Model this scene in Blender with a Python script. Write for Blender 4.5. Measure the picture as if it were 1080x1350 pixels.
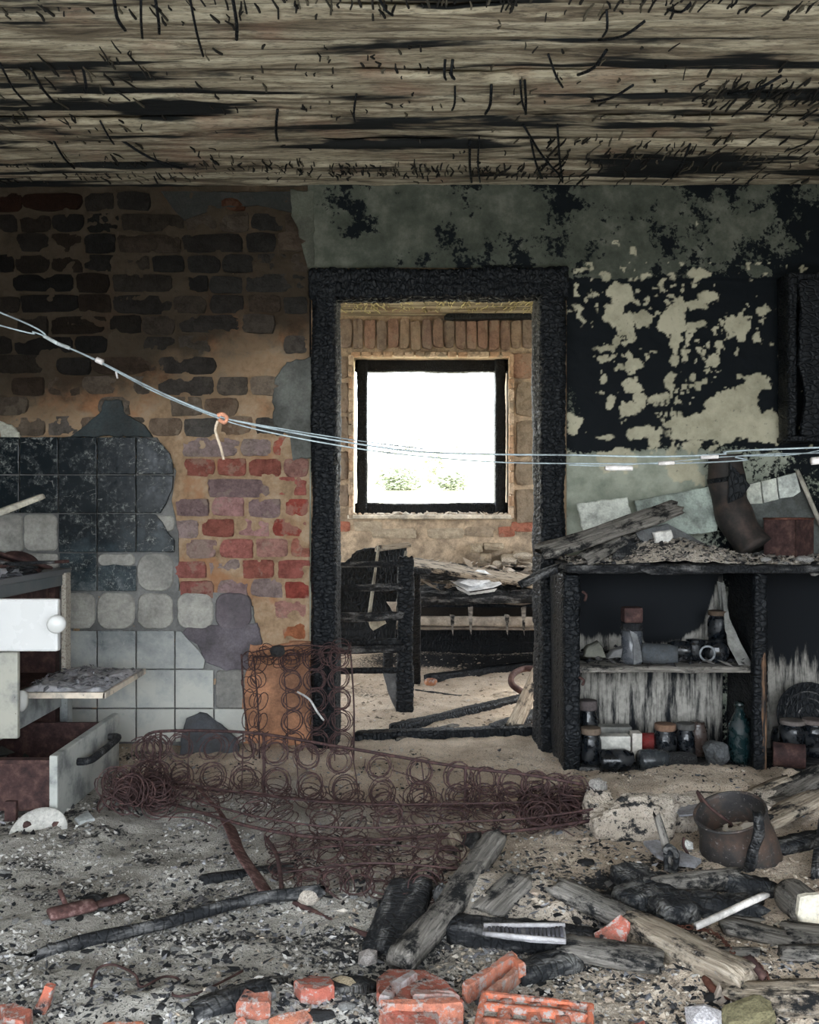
import bpy, bmesh, math, random
import numpy as np
from mathutils import Vector, Matrix, Euler

for o in list(bpy.data.objects): bpy.data.objects.remove(o)
SC = bpy.context.scene
COL = SC.collection

# ------------------------------------------------------------------ camera, sky, sun, exposure
EYE, FPX, WY = 0.91, 1190.0, 3.5            # eye height above the floor, focal length in px (1080x1350), wall distance
cam_data = bpy.data.cameras.new('camera')
cam = bpy.data.objects.new('camera', cam_data); COL.objects.link(cam)
cam.location = (0, 0, EYE); cam.rotation_euler = (math.pi/2, 0, 0)
cam_data.sensor_fit = 'VERTICAL'; cam_data.sensor_height = 36.0
cam_data.lens = 36.0*FPX/1350.0
cam_data.clip_start = 0.05; cam_data.clip_end = 500
SC.camera = cam

world = bpy.data.worlds.new('overcast_sky'); SC.world = world; world.use_nodes = True
bg = world.node_tree.nodes['Background']
bg.inputs[0].default_value = (0.86, 0.93, 1.0, 1); bg.inputs[1].default_value = 8.5

sun_d = bpy.data.lights.new('sun', 'SUN'); sun_d.energy = 5.0; sun_d.angle = math.radians(6); sun_d.color = (1, .95, .86)
sun = bpy.data.objects.new('sun', sun_d); COL.objects.link(sun)
sun.rotation_euler = Vector((-0.75, -0.35, -0.75)).to_track_quat('-Z', 'Y').to_euler()
sun.location = (6, 6, 8)

SC.view_settings.view_transform = 'Standard'; SC.view_settings.look = 'None'
SC.view_settings.gamma = 1.0; SC.view_settings.use_curve_mapping = False
SC.view_settings.exposure = 0.0

# ------------------------------------------------------------------ noise (numpy)
def _h(x, y, z, s):
    n = (x*374761393 + y*668265263 + z*1274126177 + s*974634777) & 0xffffffff
    n = ((n ^ (n >> 13))*1274126177) & 0xffffffff
    return ((n ^ (n >> 16)) & 0xffff)/65535.0
def vnoise(p, seed=0):
    p = np.asarray(p, float); i = np.floor(p).astype(np.int64); f = p-i; f = f*f*(3-2*f)
    r = 0
    for dx in (0, 1):
        wx = f[:, 0] if dx else 1-f[:, 0]
        for dy in (0, 1):
            wy = f[:, 1] if dy else 1-f[:, 1]
            for dz in (0, 1):
                wz = f[:, 2] if dz else 1-f[:, 2]
                r = r + wx*wy*wz*_h(i[:, 0]+dx, i[:, 1]+dy, i[:, 2]+dz, seed)
    return r
def fbm(p, octv=4, seed=0, gain=.5):
    p = np.asarray(p, float); a, t, r = 1.0, 0.0, 0
    for k in range(octv):
        r = r+a*(vnoise(p*(2.03**k)+17.3*k, seed+k)-.5); t += a; a *= gain
    return r/t*2
def vor2(u, v, seed=0):
    iu = np.floor(u).astype(np.int64); iv = np.floor(v).astype(np.int64)
    f1 = np.full(u.shape, 9.); f2 = np.full(u.shape, 9.)
    z = np.zeros_like(iu)
    for a in (-1, 0, 1):
        for b in (-1, 0, 1):
            cu, cv = iu+a, iv+b
            d = np.hypot(cu+_h(cu, cv, z, seed)-u, cv+_h(cu, cv, z+7, seed)-v)
            n1 = np.minimum(f1, d); f2 = np.minimum(np.maximum(f1, d), f2); f1 = n1
    return f1, f2
def sstep(a, b, x):
    t = np.clip((x-a)/(b-a), 0, 1); return t*t*(3-2*t)

# ------------------------------------------------------------------ mapping photo points to places
def P(px, py, Y): return Vector(((px-540)/FPX*Y, Y, EYE-(py-675)/FPX*Y))
def XW(px): return (px-540)/FPX*WY
def ZW(py): return EYE-(py-675)/FPX*WY
def gheight(x, y):
    x = np.asarray(x, float); y = np.asarray(y, float); z = np.zeros_like(x)
    q = np.stack([x, y, z], 1)
    front = sstep(3.75, 3.35, y)
    h = .030*fbm(q*1.7, 2, 3)+(.006+.012*front)*fbm(q*7, 3, 11)+.006*fbm(q*28, 2, 21)
    def mound(cx, cy, rx, ry, a, seed=5):
        d = np.hypot((x-cx)/rx, (y-cy)/ry)+.25*fbm(q*9, 2, seed)
        return a*sstep(1.0, .45, d)
    h = h+mound(.86, 2.92, .46, .17, .055)+mound(.25, 2.08, .20, .16, .05, 8)+mound(.75, 1.75, .34, .14, .03, 9)
    h = h+mound(1.35, 2.75, .3, .3, .05, 4)+mound(-.25, 1.62, .35, .12, .03, 2)
    h = h*sstep(0.9, 1.3, y)
    h = np.where(y > 3.6, h*.8+.012*fbm(q*5, 2, 31), h)
    return h
def gz(x, y): return float(gheight([x], [y])[0])
def G(px, py, lift=0.0):
    h = 0.0
    for _ in range(7):
        Y = FPX*(EYE-h-lift)/(py-675.0); x = (px-540)/FPX*Y
        h = .5*h+.5*gz(x, Y)
    return Vector((x, Y, h+lift))

# ------------------------------------------------------------------ mesh building
def rawmesh(name, V, F, smooth=True, attrs=None):
    me = bpy.data.meshes.new(name)
    V = np.asarray(V, np.float32)
    if isinstance(F, np.ndarray):
        k = F.shape[1]
        me.vertices.add(len(V)); me.vertices.foreach_set('co', V.ravel())
        me.loops.add(F.size); me.loops.foreach_set('vertex_index', F.astype(np.int32).ravel())
        me.polygons.add(len(F))
        me.polygons.foreach_set('loop_start', np.arange(0, F.size, k, dtype=np.int32))
        me.update(calc_edges=True)
    else:
        me.from_pydata(V.tolist(), [], F); me.update()
    me.polygons.foreach_set('use_smooth', np.full(len(me.polygons), smooth, dtype=bool))
    for n, a in (attrs or {}).items():
        at = me.attributes.new(n, 'FLOAT', 'POINT'); at.data.foreach_set('value', np.asarray(a, np.float32))
    return me
def link(name, me, mat=None, parent=None, M4=None, color=None):
    o = bpy.data.objects.new(name, me); COL.objects.link(o)
    if mat and me and not me.materials: me.materials.append(mat)
    if M4 is not None: o.matrix_world = M4
    if parent is not None:
        o.parent = parent
        # parents never scale or rotate unless given: keep the world place
        o.matrix_parent_inverse = parent.matrix_basis.inverted()
    if color: o.color = (*color, 1)
    return o
def tag(o, label=None, cat=None, group=None, kind=None):
    if label: o['label'] = label
    if cat: o['category'] = cat
    if group: o['group'] = group
    if kind: o['kind'] = kind
    return o
def empty(name, loc, label=None, cat=None, group=None, kind=None):
    o = bpy.data.objects.new(name, None); COL.objects.link(o); o.location = loc; o.empty_display_size = .05
    o.matrix_basis = Matrix.Translation(loc)
    return tag(o, label, cat, group, kind)
def recentre(V):
    V = np.asarray(V, float); c = (V.min(0)+V.max(0))/2; c[2] = V[:, 2].min()
    return V-c, Matrix.Translation(Vector(c))
def gridfaces(n, m, wrap=False):
    i = np.arange(n-1)[:, None]; j = np.arange(m if wrap else m-1)[None, :]; j2 = (j+1) % m
    return np.stack([(i*m+j), (i*m+j2), ((i+1)*m+j2), ((i+1)*m+j)], -1).reshape(-1, 4)

def beam_mesh(L, w, h, seed=0, amp=.003, crack=0., pitch=(.022, .03), taper=1., bend=0., rag=.03, seg=.014, sq=8., sag=0., round_=False):
    """timber along +X from 0 to L, section w (Y) by h (Z)"""
    n = max(5, int(L/seg)+1); m = max(10, min(72, int(2*(w+h)/seg)))
    if m % 2: m += 1
    t = np.linspace(0, 1, n); a = np.linspace(0, 2*np.pi, m, endpoint=False)+np.pi/4
    if round_: sy, sz = np.cos(a), np.sin(a)
    else:
        c, s = np.cos(a), np.sin(a); r = (np.abs(c)**sq+np.abs(s)**sq)**(-1/sq); sy, sz = c*r, s*r
    T, A = np.meshgrid(t, np.arange(m), indexing='ij'); A = A.astype(int)
    k = (1+(taper-1)*T)*(1+.16*fbm(np.stack([t*L*7, t*0+seed, t*0], 1), 3, seed+21))[:, None]
    X = T*L; Y = sy[A]*w/2*k; Z = sz[A]*h/2*k
    q = np.stack([X.ravel()*4, Y.ravel()*14, Z.ravel()*14], 1)
    e = (fbm(q*2.2+seed*3.1, 3, seed)*amp).reshape(X.shape)
    gr = fbm(np.stack([X.ravel()*3.5, Y.ravel()*75+seed, Z.ravel()*75], 1), 3, seed+9)
    e = e+((gr-.9*sstep(.25, .5, gr))*amp*.75).reshape(X.shape)
    if crack:
        per = np.concatenate([[0], np.cumsum(np.hypot(np.diff(np.append(sy, sy[0])*w/2), np.diff(np.append(sz, sz[0])*h/2)))])[:-1]
        f1, f2 = vor2((X/pitch[0]).ravel()+.4*fbm(q*3, 2, seed), (per[A]/pitch[1]).ravel()+seed, seed)
        d = (f2-f1).reshape(X.shape)
        e = e-crack*np.exp(-(d/.16)**2)+crack*.3*(1-np.clip(f1.reshape(X.shape), 0, 1))
    ln = np.sqrt((sy[A]*w/2)**2+(sz[A]*h/2)**2)+1e-6
    ny, nz = sy[A]*w/2/ln, sz[A]*h/2/ln
    Y = Y+ny*e; Z = Z+nz*e
    rg = fbm(np.stack([Y.ravel()*60, Z.ravel()*60, X.ravel()*0+seed], 1), 2, seed+4).reshape(X.shape)
    endw = np.maximum(sstep(.12, 0, T)*-1, -1)+sstep(.88, 1, T)
    X = X+rg*rag*endw
    sh = np.clip(np.minimum(T, 1-T)*n/1.2, 0, 1)**.5*.10+.90
    Y = Y*sh; Z = Z*sh
    Y = Y+bend*np.sin(np.pi*T)+bend*.3*np.sin(3.1*np.pi*T+seed); Z = Z-sag*np.sin(np.pi*T)
    V = np.stack([X, Y, Z], -1).reshape(-1, 3)
    F = gridfaces(n, m, True).tolist()
    F.append(list(range(m))[::-1]); F.append(list(range((n-1)*m, n*m)))
    return V, F
def frame_to(p0, p1, roll=0.):
    d = (p1-p0).normalized(); up = Vector((0, 0, 1))
    if abs(d.z) > .95: up = Vector((0, -1, 0))
    y = up.cross(d).normalized(); z = d.cross(y)
    R = Matrix((d, y, z)).transposed().to_4x4() @ Matrix.Rotation(roll, 4, 'X')
    return Matrix.Translation(p0) @ R
def beam(name, p0, p1, w, h, mat, parent=None, roll=0., color=None, seed=None, **kw):
    seed = seed if seed is not None else int(abs(p0.x*131+p0.y*711+p1.x*37+p1.z*97)*10) % 997
    V, F = beam_mesh((p1-p0).length, w, h, seed, **kw)
    return link(name, rawmesh(name, V, F), mat, parent, frame_to(p0, p1, roll), color)

def tube_arr(pts, r, sides=6, closed=False):
    pts = [Vector(p) for p in pts]; n = len(pts); V = []; F = []
    rr = r if hasattr(r, '__len__') else [r]*n
    prev = None
    for i, p in enumerate(pts):
        a = pts[(i-1) % n] if (closed or i) else p; b = pts[(i+1) % n] if (closed or i < n-1) else p
        d = (b-a).normalized() if (b-a).length > 1e-9 else Vector((0, 0, 1))
        if prev is None:
            u = d.orthogonal().normalized()
        else:
            u = prev-d*prev.dot(d)
            u = u.normalized() if u.length > 1e-6 else d.orthogonal().normalized()
        prev = u; v = d.cross(u)
        for k in range(sides):
            an = 2*math.pi*k/sides; V.append(p+(u*math.cos(an)+v*math.sin(an))*rr[i])
    for i in range(n if closed else n-1):
        j = (i+1) % n
        for k in range(sides):
            l = (k+1) % sides; F.append([i*sides+k, i*sides+l, j*sides+l, j*sides+k])
    if not closed: F += [list(range(sides))[::-1], list(range((n-1)*sides, n*sides))]
    return [tuple(v) for v in V], F
def tube(name, pts, r, mat, parent=None, sides=6, closed=False, color=None):
    V, F = tube_arr(pts, r, sides, closed); V, M4 = recentre(V)
    return link(name, rawmesh(name, V, F), mat, parent, M4, color)
def spline(pts, n=8):
    pts = [Vector(p) for p in pts]; out = []
    for i in range(len(pts)-1):
        a, b, c, d = pts[max(i-1, 0)], pts[i], pts[i+1], pts[min(i+2, len(pts)-1)]
        for k in range(n):
            t = k/n
            out.append(.5*((2*b)+(-a+c)*t+(2*a-5*b+4*c-d)*t*t+(-a+3*b-3*c+d)*t**3))
    return out+[pts[-1]]

def lathe_arr(prof, seg=28, jit=0., seed=0):
    V = []; n = len(prof); rnd = random.Random(seed)
    for r, z in prof:
        for k in range(seg):
            a = 2*math.pi*k/seg; rr = max(r, 1e-5)
            V.append((rr*math.cos(a), rr*math.sin(a), z))
    V = np.array(V)
    if jit:
        e = fbm(V*14+seed, 3, seed)*jit
        rad = np.hypot(V[:, 0], V[:, 1])+1e-6; V[:, 0] += V[:, 0]/rad*e; V[:, 1] += V[:, 1]/rad*e
    F = gridfaces(n, seg, True).tolist()
    F.append(list(range(seg))[::-1]); F.append(list(range((n-1)*seg, n*seg)))
    return V, F
def lathe(name, prof, mat, M4, parent=None, seg=28, jit=0., seed=0, color=None):
    V, F = lathe_arr(prof, seg, jit, seed)
    return link(name, rawmesh(name, V, F), mat, parent, M4, color)

def poly_mesh(front, off, seed=0, jag=.004, step=.012, inset=.15):
    """ragged plate: outline (world points) and the vector from its front to its back face"""
    rnd = random.Random(seed); off = Vector(off); t = off.length; pts = []
    n = len(front); c = sum(front, Vector())/n
    for i in range(n):
        a, b = front[i], front[(i+1) % n]; k = max(1, int((b-a).length/step))
        for j in range(k):
            p = a.lerp(b, j/k)
            d = (p-c)
            pts.append(p)
    if jag:
        A_ = np.array([p[:] for p in pts]); e_ = (1.5*fbm(A_*22+seed, 2, seed)+1.1*fbm(A_*75+seed, 2, seed+3))*jag
        pts = [p+((p-c).normalized()*float(e)) for p, e in zip(pts, e_)]
    m = len(pts); ins = min(t*.3, .004)
    def inn(p): d = c-p; return p+d.normalized()*ins if d.length > ins else p
    V = [inn(p) for p in pts]+[p+off*inset for p in pts]+[p+off*.85 for p in pts]+[inn(p)+off for p in pts]
    F = [list(range(m))[::-1], list(range(3*m, 4*m))]
    for r in range(3):
        for i in range(m):
            j = (i+1) % m; F.append([r*m+i, r*m+j, (r+1)*m+j, (r+1)*m+i])
    return [tuple(v) for v in V], F
def fixn(me):
    bm = bmesh.new(); bm.from_mesh(me); bmesh.ops.recalc_face_normals(bm, faces=bm.faces); bm.to_mesh(me); bm.free(); return me
def plate(name, front, off, mat, parent=None, color=None, seed=0, jag=.004, step=.012):
    V, F = poly_mesh(front, off, seed, jag, step); V, M4 = recentre(V)
    return link(name, fixn(rawmesh(name, V, F, smooth=False)), mat, parent, M4, color)
def gplate(name, pxs, t, mat, parent=None, color=None, seed=0, jag=.005, lift=.01, lifts=None):
    pts = [G(x, y, (lifts[i] if lifts else lift)) for i, (x, y) in enumerate(pxs)]
    return plate(name, pts, (0, 0, -t), mat, parent, color, seed, jag)
def wplate(name, pxs, Y, t, mat, parent=None, color=None, seed=0, jag=.003, step=.012):
    Ys = Y if hasattr(Y, '__len__') else [Y]*len(pxs)
    return plate(name, [P(x, y, Ys[i]) for i, (x, y) in enumerate(pxs)], (0, t, 0), mat, parent, color, seed, jag, step)

def box_arr(x0, x1, y0, y1, z0, z1):
    V = [(x, y, z) for x in (x0, x1) for y in (y0, y1) for z in (z0, z1)]
    F = [[0, 1, 3, 2], [4, 6, 7, 5], [0, 4, 5, 1], [2, 3, 7, 6], [0, 2, 6, 4], [1, 5, 7, 3]]
    return V, F
def boxes(name, bl, mat, parent=None, bevel=0., color=None):
    V, F = [], []
    for b in bl:
        v, f = box_arr(*b); o = len(V); V += v; F += [[i+o for i in q] for q in f]
    V, M4 = recentre(V)
    me = rawmesh(name, V, F, smooth=False)
    if bevel:
        bm = bmesh.new(); bm.from_mesh(me)
        bmesh.ops.bevel(bm, geom=list(bm.edges), offset=bevel, segments=2, affect='EDGES', profile=.6); bm.to_mesh(me); bm.free()
    return link(name, me, mat, parent, M4, color)
def stone_mesh(seed, sub=2, amp=.25):
    bm = bmesh.new(); bmesh.ops.create_icosphere(bm, subdivisions=sub, radius=1)
    V = np.array([v.co[:] for v in bm.verts]); V = V*(1+amp*fbm(V*1.3+seed*5, 3, seed))[:, None]
    V = np.sign(V)*np.abs(V)**.8
    for v, c in zip(bm.verts, V): v.co = c
    me = bpy.data.meshes.new('stone'); bm.to_mesh(me); bm.free()
    me.polygons.foreach_set('use_smooth', np.full(len(me.polygons), False)); return me
def stone(name, c, rad, mat, seed=0, rot=None, parent=None, sub=2, color=None, amp=.25):
    rnd = random.Random(seed); me = stone_mesh(seed, sub, amp)
    M4 = Matrix.Translation(c) @ (Euler(rot) if rot else Euler((rnd.uniform(-.3, .3), rnd.uniform(-.3, .3), rnd.uniform(0, 6)))).to_matrix().to_4x4() @ Matrix.Diagonal((*rad, 1))
    return link(name, me, mat, parent, M4, color)
OCT = np.array([(1, 0, 0), (-1, 0, 0), (0, 1, 0), (0, -1, 0), (0, 0, 1), (0, 0, -1)], float)
OCF = np.array([(0, 2, 4), (2, 1, 4), (1, 3, 4), (3, 0, 4), (2, 0, 5), (1, 2, 5), (3, 1, 5), (0, 3, 5)])
def chips(name, pts, smin, smax, flat, mat, seed=0, parent=None, tone=None, elong=1.):
    """many little fragments joined in one mesh"""
    rg = np.random.default_rng(seed); n = len(pts)
    s = smin+(smax-smin)*rg.random(n)**2.5
    B = OCT[None]*(1+.7*(rg.random((n, 6, 1))-.5))
    B = B+.35*(rg.random((n, 6, 3))-.5)
    dims = np.stack([s*(.7+elong*rg.random(n)), s*(.5+.5*rg.random(n)), s*flat*(.5+.8*rg.random(n))], 1)
    B = B*dims[:, None, :]
    a = rg.random(n)*2*np.pi; tl = (rg.random(n)-.5)*1.1
    ct, st = np.cos(tl)[:, None], np.sin(tl)[:, None]
    x, z = B[:, :, 0]*ct-B[:, :, 2]*st, B[:, :, 0]*st+B[:, :, 2]*ct
    ca, sa = np.cos(a)[:, None], np.sin(a)[:, None]
    V = np.stack([x*ca-B[:, :, 1]*sa, x*sa+B[:, :, 1]*ca, z], -1)+np.asarray(pts)[:, None, :]
    F = (OCF[None]+6*np.arange(n)[:, None, None]).reshape(-1, 3)
    tn = np.repeat(tone if tone is not None else rg.random(n), 6)
    V, M4 = recentre(V.reshape(-1, 3))
    return link(name, rawmesh(name, V, F, smooth=False, attrs={'tone': tn}), mat, parent, M4)

# ------------------------------------------------------------------ materials
class Sh:
    def __init__(s, name, rough=.9, spec=.3, metal=0.):
        s.m = bpy.data.materials.new(name); s.m.use_nodes = True; s.t = s.m.node_tree
        s.b = s.t.nodes['Principled BSDF']
        s.b.inputs['Roughness'].default_value = rough; s.b.inputs['Metallic'].default_value = metal
        s.b.inputs['Specular IOR Level'].default_value = spec
    def N(s, typ, **kw):
        n = s.t.nodes.new(typ)
        for k, v in kw.items(): setattr(n, k, v)
        return n
    def L(s, a, b): s.t.links.new(a, b)
    def put(s, v, sock):
        if hasattr(v, 'is_output'): s.L(v, sock)
        elif isinstance(v, tuple) and len(v) == 3 and sock.type == 'RGBA': sock.default_value = (*v, 1)
        else: sock.default_value = v
    def pos(s): return s.N('ShaderNodeNewGeometry').outputs['Position']
    def obj(s):
        c = s.N('ShaderNodeTexCoord').outputs['Object']; r = s.N('ShaderNodeObjectInfo').outputs['Random']
        return s.vadd(c, s.math('MULTIPLY', r, 37.))
    def vadd(s, a, b):
        n = s.N('ShaderNodeVectorMath', operation='ADD'); s.L(a, n.inputs[0]); s.L(b, n.inputs[1]); return n.outputs[0]
    def sc(s, v, k):
        n = s.N('ShaderNodeMapping'); s.L(v, n.inputs[0]); n.inputs['Scale'].default_value = k; return n.outputs[0]
    def xyz(s, v): return s.N('ShaderNodeSeparateXYZ'), v
    def noise(s, v, scale, detail=4, rough=.6, dist=0.):
        n = s.N('ShaderNodeTexNoise'); s.L(v, n.inputs['Vector'])
        for k, x in (('Scale', scale), ('Detail', detail), ('Roughness', rough), ('Distortion', dist)): n.inputs[k].default_value = x
        return n.outputs[0]
    def voro(s, v, scale, feature='F1', rnd=1.):
        n = s.N('ShaderNodeTexVoronoi', feature=feature); s.L(v, n.inputs['Vector']); n.inputs['Scale'].default_value = scale
        n.inputs['Randomness'].default_value = rnd
        return n.outputs[0]
    def math(s, op, a, b=0., clamp=False):
        n = s.N('ShaderNodeMath', operation=op, use_clamp=clamp); s.put(a, n.inputs[0]); s.put(b, n.inputs[1]); return n.outputs[0]
    def ss(s, x, a, b):
        n = s.N('ShaderNodeMapRange', interpolation_type='SMOOTHSTEP'); s.put(x, n.inputs['Value'])
        n.inputs['From Min'].default_value = a; n.inputs['From Max'].default_value = b; return n.outputs[0]
    def mix(s, f, a, b, mode='MIX'):
        n = s.N('ShaderNodeMix', data_type='RGBA', blend_type=mode); s.put(f, n.inputs[0]); s.put(a, n.inputs[6]); s.put(b, n.inputs[7]); return n.outputs[2]
    def ramp(s, f, stops):
        n = s.N('ShaderNodeValToRGB'); s.L(f, n.inputs[0]); e = n.color_ramp.elements
        while len(e) < len(stops): e.new(.5)
        for k, (p, c) in enumerate(stops): e[k].position = p; e[k].color = (*c, 1)
        return n.outputs[0]
    def attr(s, name): return s.N('ShaderNodeAttribute', attribute_name=name).outputs['Fac']
    def ocol(s): return s.N('ShaderNodeObjectInfo').outputs['Color']
    def rnd(s): return s.N('ShaderNodeObjectInfo').outputs['Random']
    def sep(s, v, i): n = s.N('ShaderNodeSeparateXYZ'); s.L(v, n.inputs[0]); return n.outputs[i]
    def bump(s, h, strength=.5, dist=.01):
        n = s.N('ShaderNodeBump'); s.put(h, n.inputs['Height']); n.inputs['Strength'].default_value = strength; n.inputs['Distance'].default_value = dist
        s.L(n.outputs[0], s.b.inputs['Normal'])
    def done(s, col=None, rough=None):
        if col is not None: s.put(col, s.b.inputs['Base Color'])
        if rough is not None: s.put(rough, s.b.inputs['Roughness'])
        return s.m
MT = {}
def mat_char(name, dark=(.004, .0055, .0075), ash=(.055, .06, .066), lo=.58, hi=.84, rough=.5):
    s = Sh(name, rough, .22); v = s.obj(); g = s.sc(v, (1, 4, 4))
    n = s.noise(g, 9, 6, .7); c = s.mix(s.ss(n, lo, hi), dark, ash)
    f = s.noise(v, 120, 3, .6); c = s.mix(s.math('MULTIPLY', f, .4), c, (.016, .018, .021))
    cr = s.voro(s.sc(v, (1.6, .9, .9)), 38, 'DISTANCE_TO_EDGE')
    s.bump(s.math('ADD', s.math('MULTIPLY', s.ss(cr, 0, .18), 1.), s.math('MULTIPLY', f, .5)), .6, .006)
    return s.done(c)
def mat_wood(name, pale, mid, dark, burn=.45, rough=.85):
    s = Sh(name, rough, .2); v = s.obj(); g = s.sc(v, (1, 12, 12))
    n = s.noise(g, 9, 6, .65, .6); c = s.ramp(n, [(.25, dark), (.5, mid), (.72, pale)])
    b = s.noise(s.sc(v, (1, 1.6, 1.6)), 10, 7, .74)
    c = s.mix(s.ss(b, 1-burn-.04, 1-burn+.10), c, (.012, .013, .014))
    f = s.noise(v, 90, 4, .7); c = s.mix(s.ss(f, .60, .75), c, (.30, .28, .26))
    s.bump(s.math('ADD', n, s.math('MULTIPLY', f, .4)), .9, .012)
    return s.done(c)
def mat_rust(name, a, b, c3, rough=.8, scale=30):
    s = Sh(name, rough, .3); v = s.obj(); n = s.noise(v, scale, 6, .7)
    c = s.ramp(n, [(.3, a), (.5, b), (.72, c3)]); s.bump(n, .4, .003); return s.done(c)
def mat_tone(name, stops, rough=.95):
    s = Sh(name, rough, .2); t = s.attr('tone'); c = s.ramp(t, stops)
    n = s.noise(s.pos(), 160, 3, .6); c = s.mix(.35, c, s.mix(n, (.05, .05, .05), (.8, .78, .75)), 'MULTIPLY')
    s.bump(n, .4, .004); return s.done(c)
def mat_ocol(name, rough=.9, scale=22, dirt=(.05, .045, .04), amt=.5, bump=.5, soot=0., spec=.25):
    """the object's own colour, mottled and dirtied"""
    s = Sh(name, rough, spec); v = s.obj(); n = s.noise(v, scale, 6, .7); f = s.noise(v, scale*6, 3, .7); l = s.noise(v, scale*.33, 4, .6)
    c = s.mix(s.math('MULTIPLY', s.ss(n, .42, .72), amt), s.ocol(), dirt)
    c = s.mix(s.math('MULTIPLY', s.ss(l, .46, .66), amt*.75), c, s.mix(.65, s.ocol(), dirt))
    c = s.mix(.55, c, s.mix(f, (.2, .2, .2), (1.85, 1.83, 1.8)), 'MULTIPLY'); c = s.mix(.55, c, s.mix(s.ss(l, .3, .7), (1.5, 1.5, 1.5), (.5, .5, .52)), 'MULTIPLY')
    s.bump(s.math('ADD', n, s.math('MULTIPLY', f, .6)), bump, .006); return s.done(c)
MT['char'] = mat_char('charred_wood')
MT['charash'] = mat_char('ashy_charred_wood', (.014, .015, .017), (.26, .255, .25), .46, .74, .8)
MT['floorchar'] = mat_char('dusty_charred_wood', (.018, .0195, .022), (.22, .215, .205), .45, .68, .8)
MT['ash_wood'] = mat_wood('grey_burnt_wood', (.40, .37, .33), (.21, .195, .175), (.05, .048, .044), .495)
MT['pale_wood'] = mat_wood('bleached_wood', (.62, .54, .44), (.42, .35, .27), (.13, .10, .075), .475)
MT['spring'] = mat_rust('spring_rust', (.021, .013, .014), (.058, .032, .032), (.15, .08, .07), .75, 60)
MT['rust'] = mat_rust('brown_rust', (.018, .011, .011), (.055, .028, .026), (.13, .075, .062))
MT['redrust'] = mat_rust('red_rust', (.035, .015, .011), (.11, .042, .028), (.25, .12, .085))
MT['striprust'] = mat_rust('pinkish_flaking_rust', (.04, .022, .022), (.12, .06, .055), (.34, .23, .215), .85, 55)
MT['solid'] = mat_ocol('painted_surface')
MT['mortarbed'] = mat_ocol('tile_adhesive', .95, 14, (.10, .10, .10), .45, .5)
def mat_clay():
    s = Sh('broken_hollow_brick', .92, .2); p = s.pos(); n = s.noise(p, 26, 6, .72); d = s.noise(p, 55, 5, .75); f = s.noise(p, 190, 3, .7)
    c = s.mix(s.ss(n, .40, .66), s.ocol(), (.22, .10, .075)); c = s.mix(s.ss(d, .50, .60), c, (.36, .31, .29)); c = s.mix(s.ss(n, .60, .66), c, (.03, .03, .034))
    s.bump(s.math('ADD', n, s.math('MULTIPLY', f, .5)), .6, .008); return s.done(c)
MT['clay'] = mat_clay()
def mat_brick():
    s = Sh('brick_clay', .95, .15); p = s.pos(); n = s.noise(p, 20, 6, .75); m = s.noise(p, 11, 5, .65); f = s.noise(p, 110, 4, .75)
    c = s.mix(s.ss(n, .38, .66), s.ocol(), s.mix(.5, s.ocol(), (.20, .18, .165), 'MULTIPLY'))
    c = s.mix(s.math('MULTIPLY', s.ss(m, .54, .60), .8), c, s.mix(s.N('ShaderNodeObjectInfo').outputs['Alpha'], s.ocol(), (.27, .225, .175)))
    c = s.mix(.5, c, s.mix(f, (.3, .3, .3), (1.7, 1.68, 1.65)), 'MULTIPLY')
    s.bump(s.math('ADD', n, s.math('MULTIPLY', f, .6)), .9, .012); return s.done(c)
MT['brickwork'] = mat_brick()
MT['paper'] = mat_ocol('scorched_paper', .9, 12, (.03, .03, .03), .45, .2)
def mat_soot_glass():
    s = Sh('sooted_glass', .18, .5); v = s.obj(); n = s.noise(v, 26, 5, .7)
    c = s.mix(s.ss(n, .5, .75), s.ocol(), (.055, .055, .055))
    return s.done(c, s.ss(n, .35, .75))
MT['glass'] = mat_soot_glass()
def mat_enamel():
    s = Sh('white_enamel', .35, .5); v = s.obj(); n = s.noise(v, 60, 4, .8); w = s.noise(v, 9, 4, .6)
    c = s.mix(s.math('MULTIPLY', s.ss(w, .5, .75), .35), s.ocol(), (.35, .34, .31))
    c = s.mix(s.ss(n, .70, .74), c, (.06, .025, .015)); return s.done(c, s.ss(w, .0, 1.2))
MT['enamel'] = mat_enamel()
def mat_enamel2():
    s = Sh('smoked_enamel', .45, .4); v = s.obj(); n = s.noise(v, 8, 5, .65); f = s.noise(v, 70, 4, .7)
    c = s.mix(s.ss(n, .42, .68), s.ocol(), (.13, .14, .145)); c = s.mix(s.ss(f, .66, .74), c, (.05, .03, .02))
    s.bump(f, .15, .002); return s.done(c)
MT['enamel2'] = mat_enamel2()
# ------------------------------------------------------------------ setting materials
def mat_ground():
    s = Sh('ash_and_sand', .97, .15); p = s.pos(); sand = s.attr('sand'); ch = s.attr('burnt')
    n = s.noise(p, 6, 6, .7); f = s.noise(p, 70, 5, .75); g = s.noise(p, 230, 2, .6)
    a = s.ramp(n, [(.3, (.27, .255, .225)), (.5, (.40, .38, .34)), (.7, (.53, .505, .465))])
    b = s.ramp(n, [(.3, (.42, .335, .25)), (.5, (.60, .495, .39)), (.7, (.76, .65, .53))])
    c = s.mix(sand, a, b)
    c = s.mix(s.ss(f, .60, .68), c, (.50, .48, .46))
    k = s.math('ADD', ch, s.math('MULTIPLY', s.math('SUBTRACT', f, .5), 1.6))
    c = s.mix(s.ss(k, .45, .72), c, (.030, .031, .033))
    c = s.mix(s.math('MULTIPLY', s.ss(g, .58, .66), .8), c, (.045, .045, .045))
    s.bump(s.math('ADD', s.math('MULTIPLY', f, 1.), s.math('MULTIPLY', g, .5)), .8, .012)
    return s.done(c)
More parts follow.
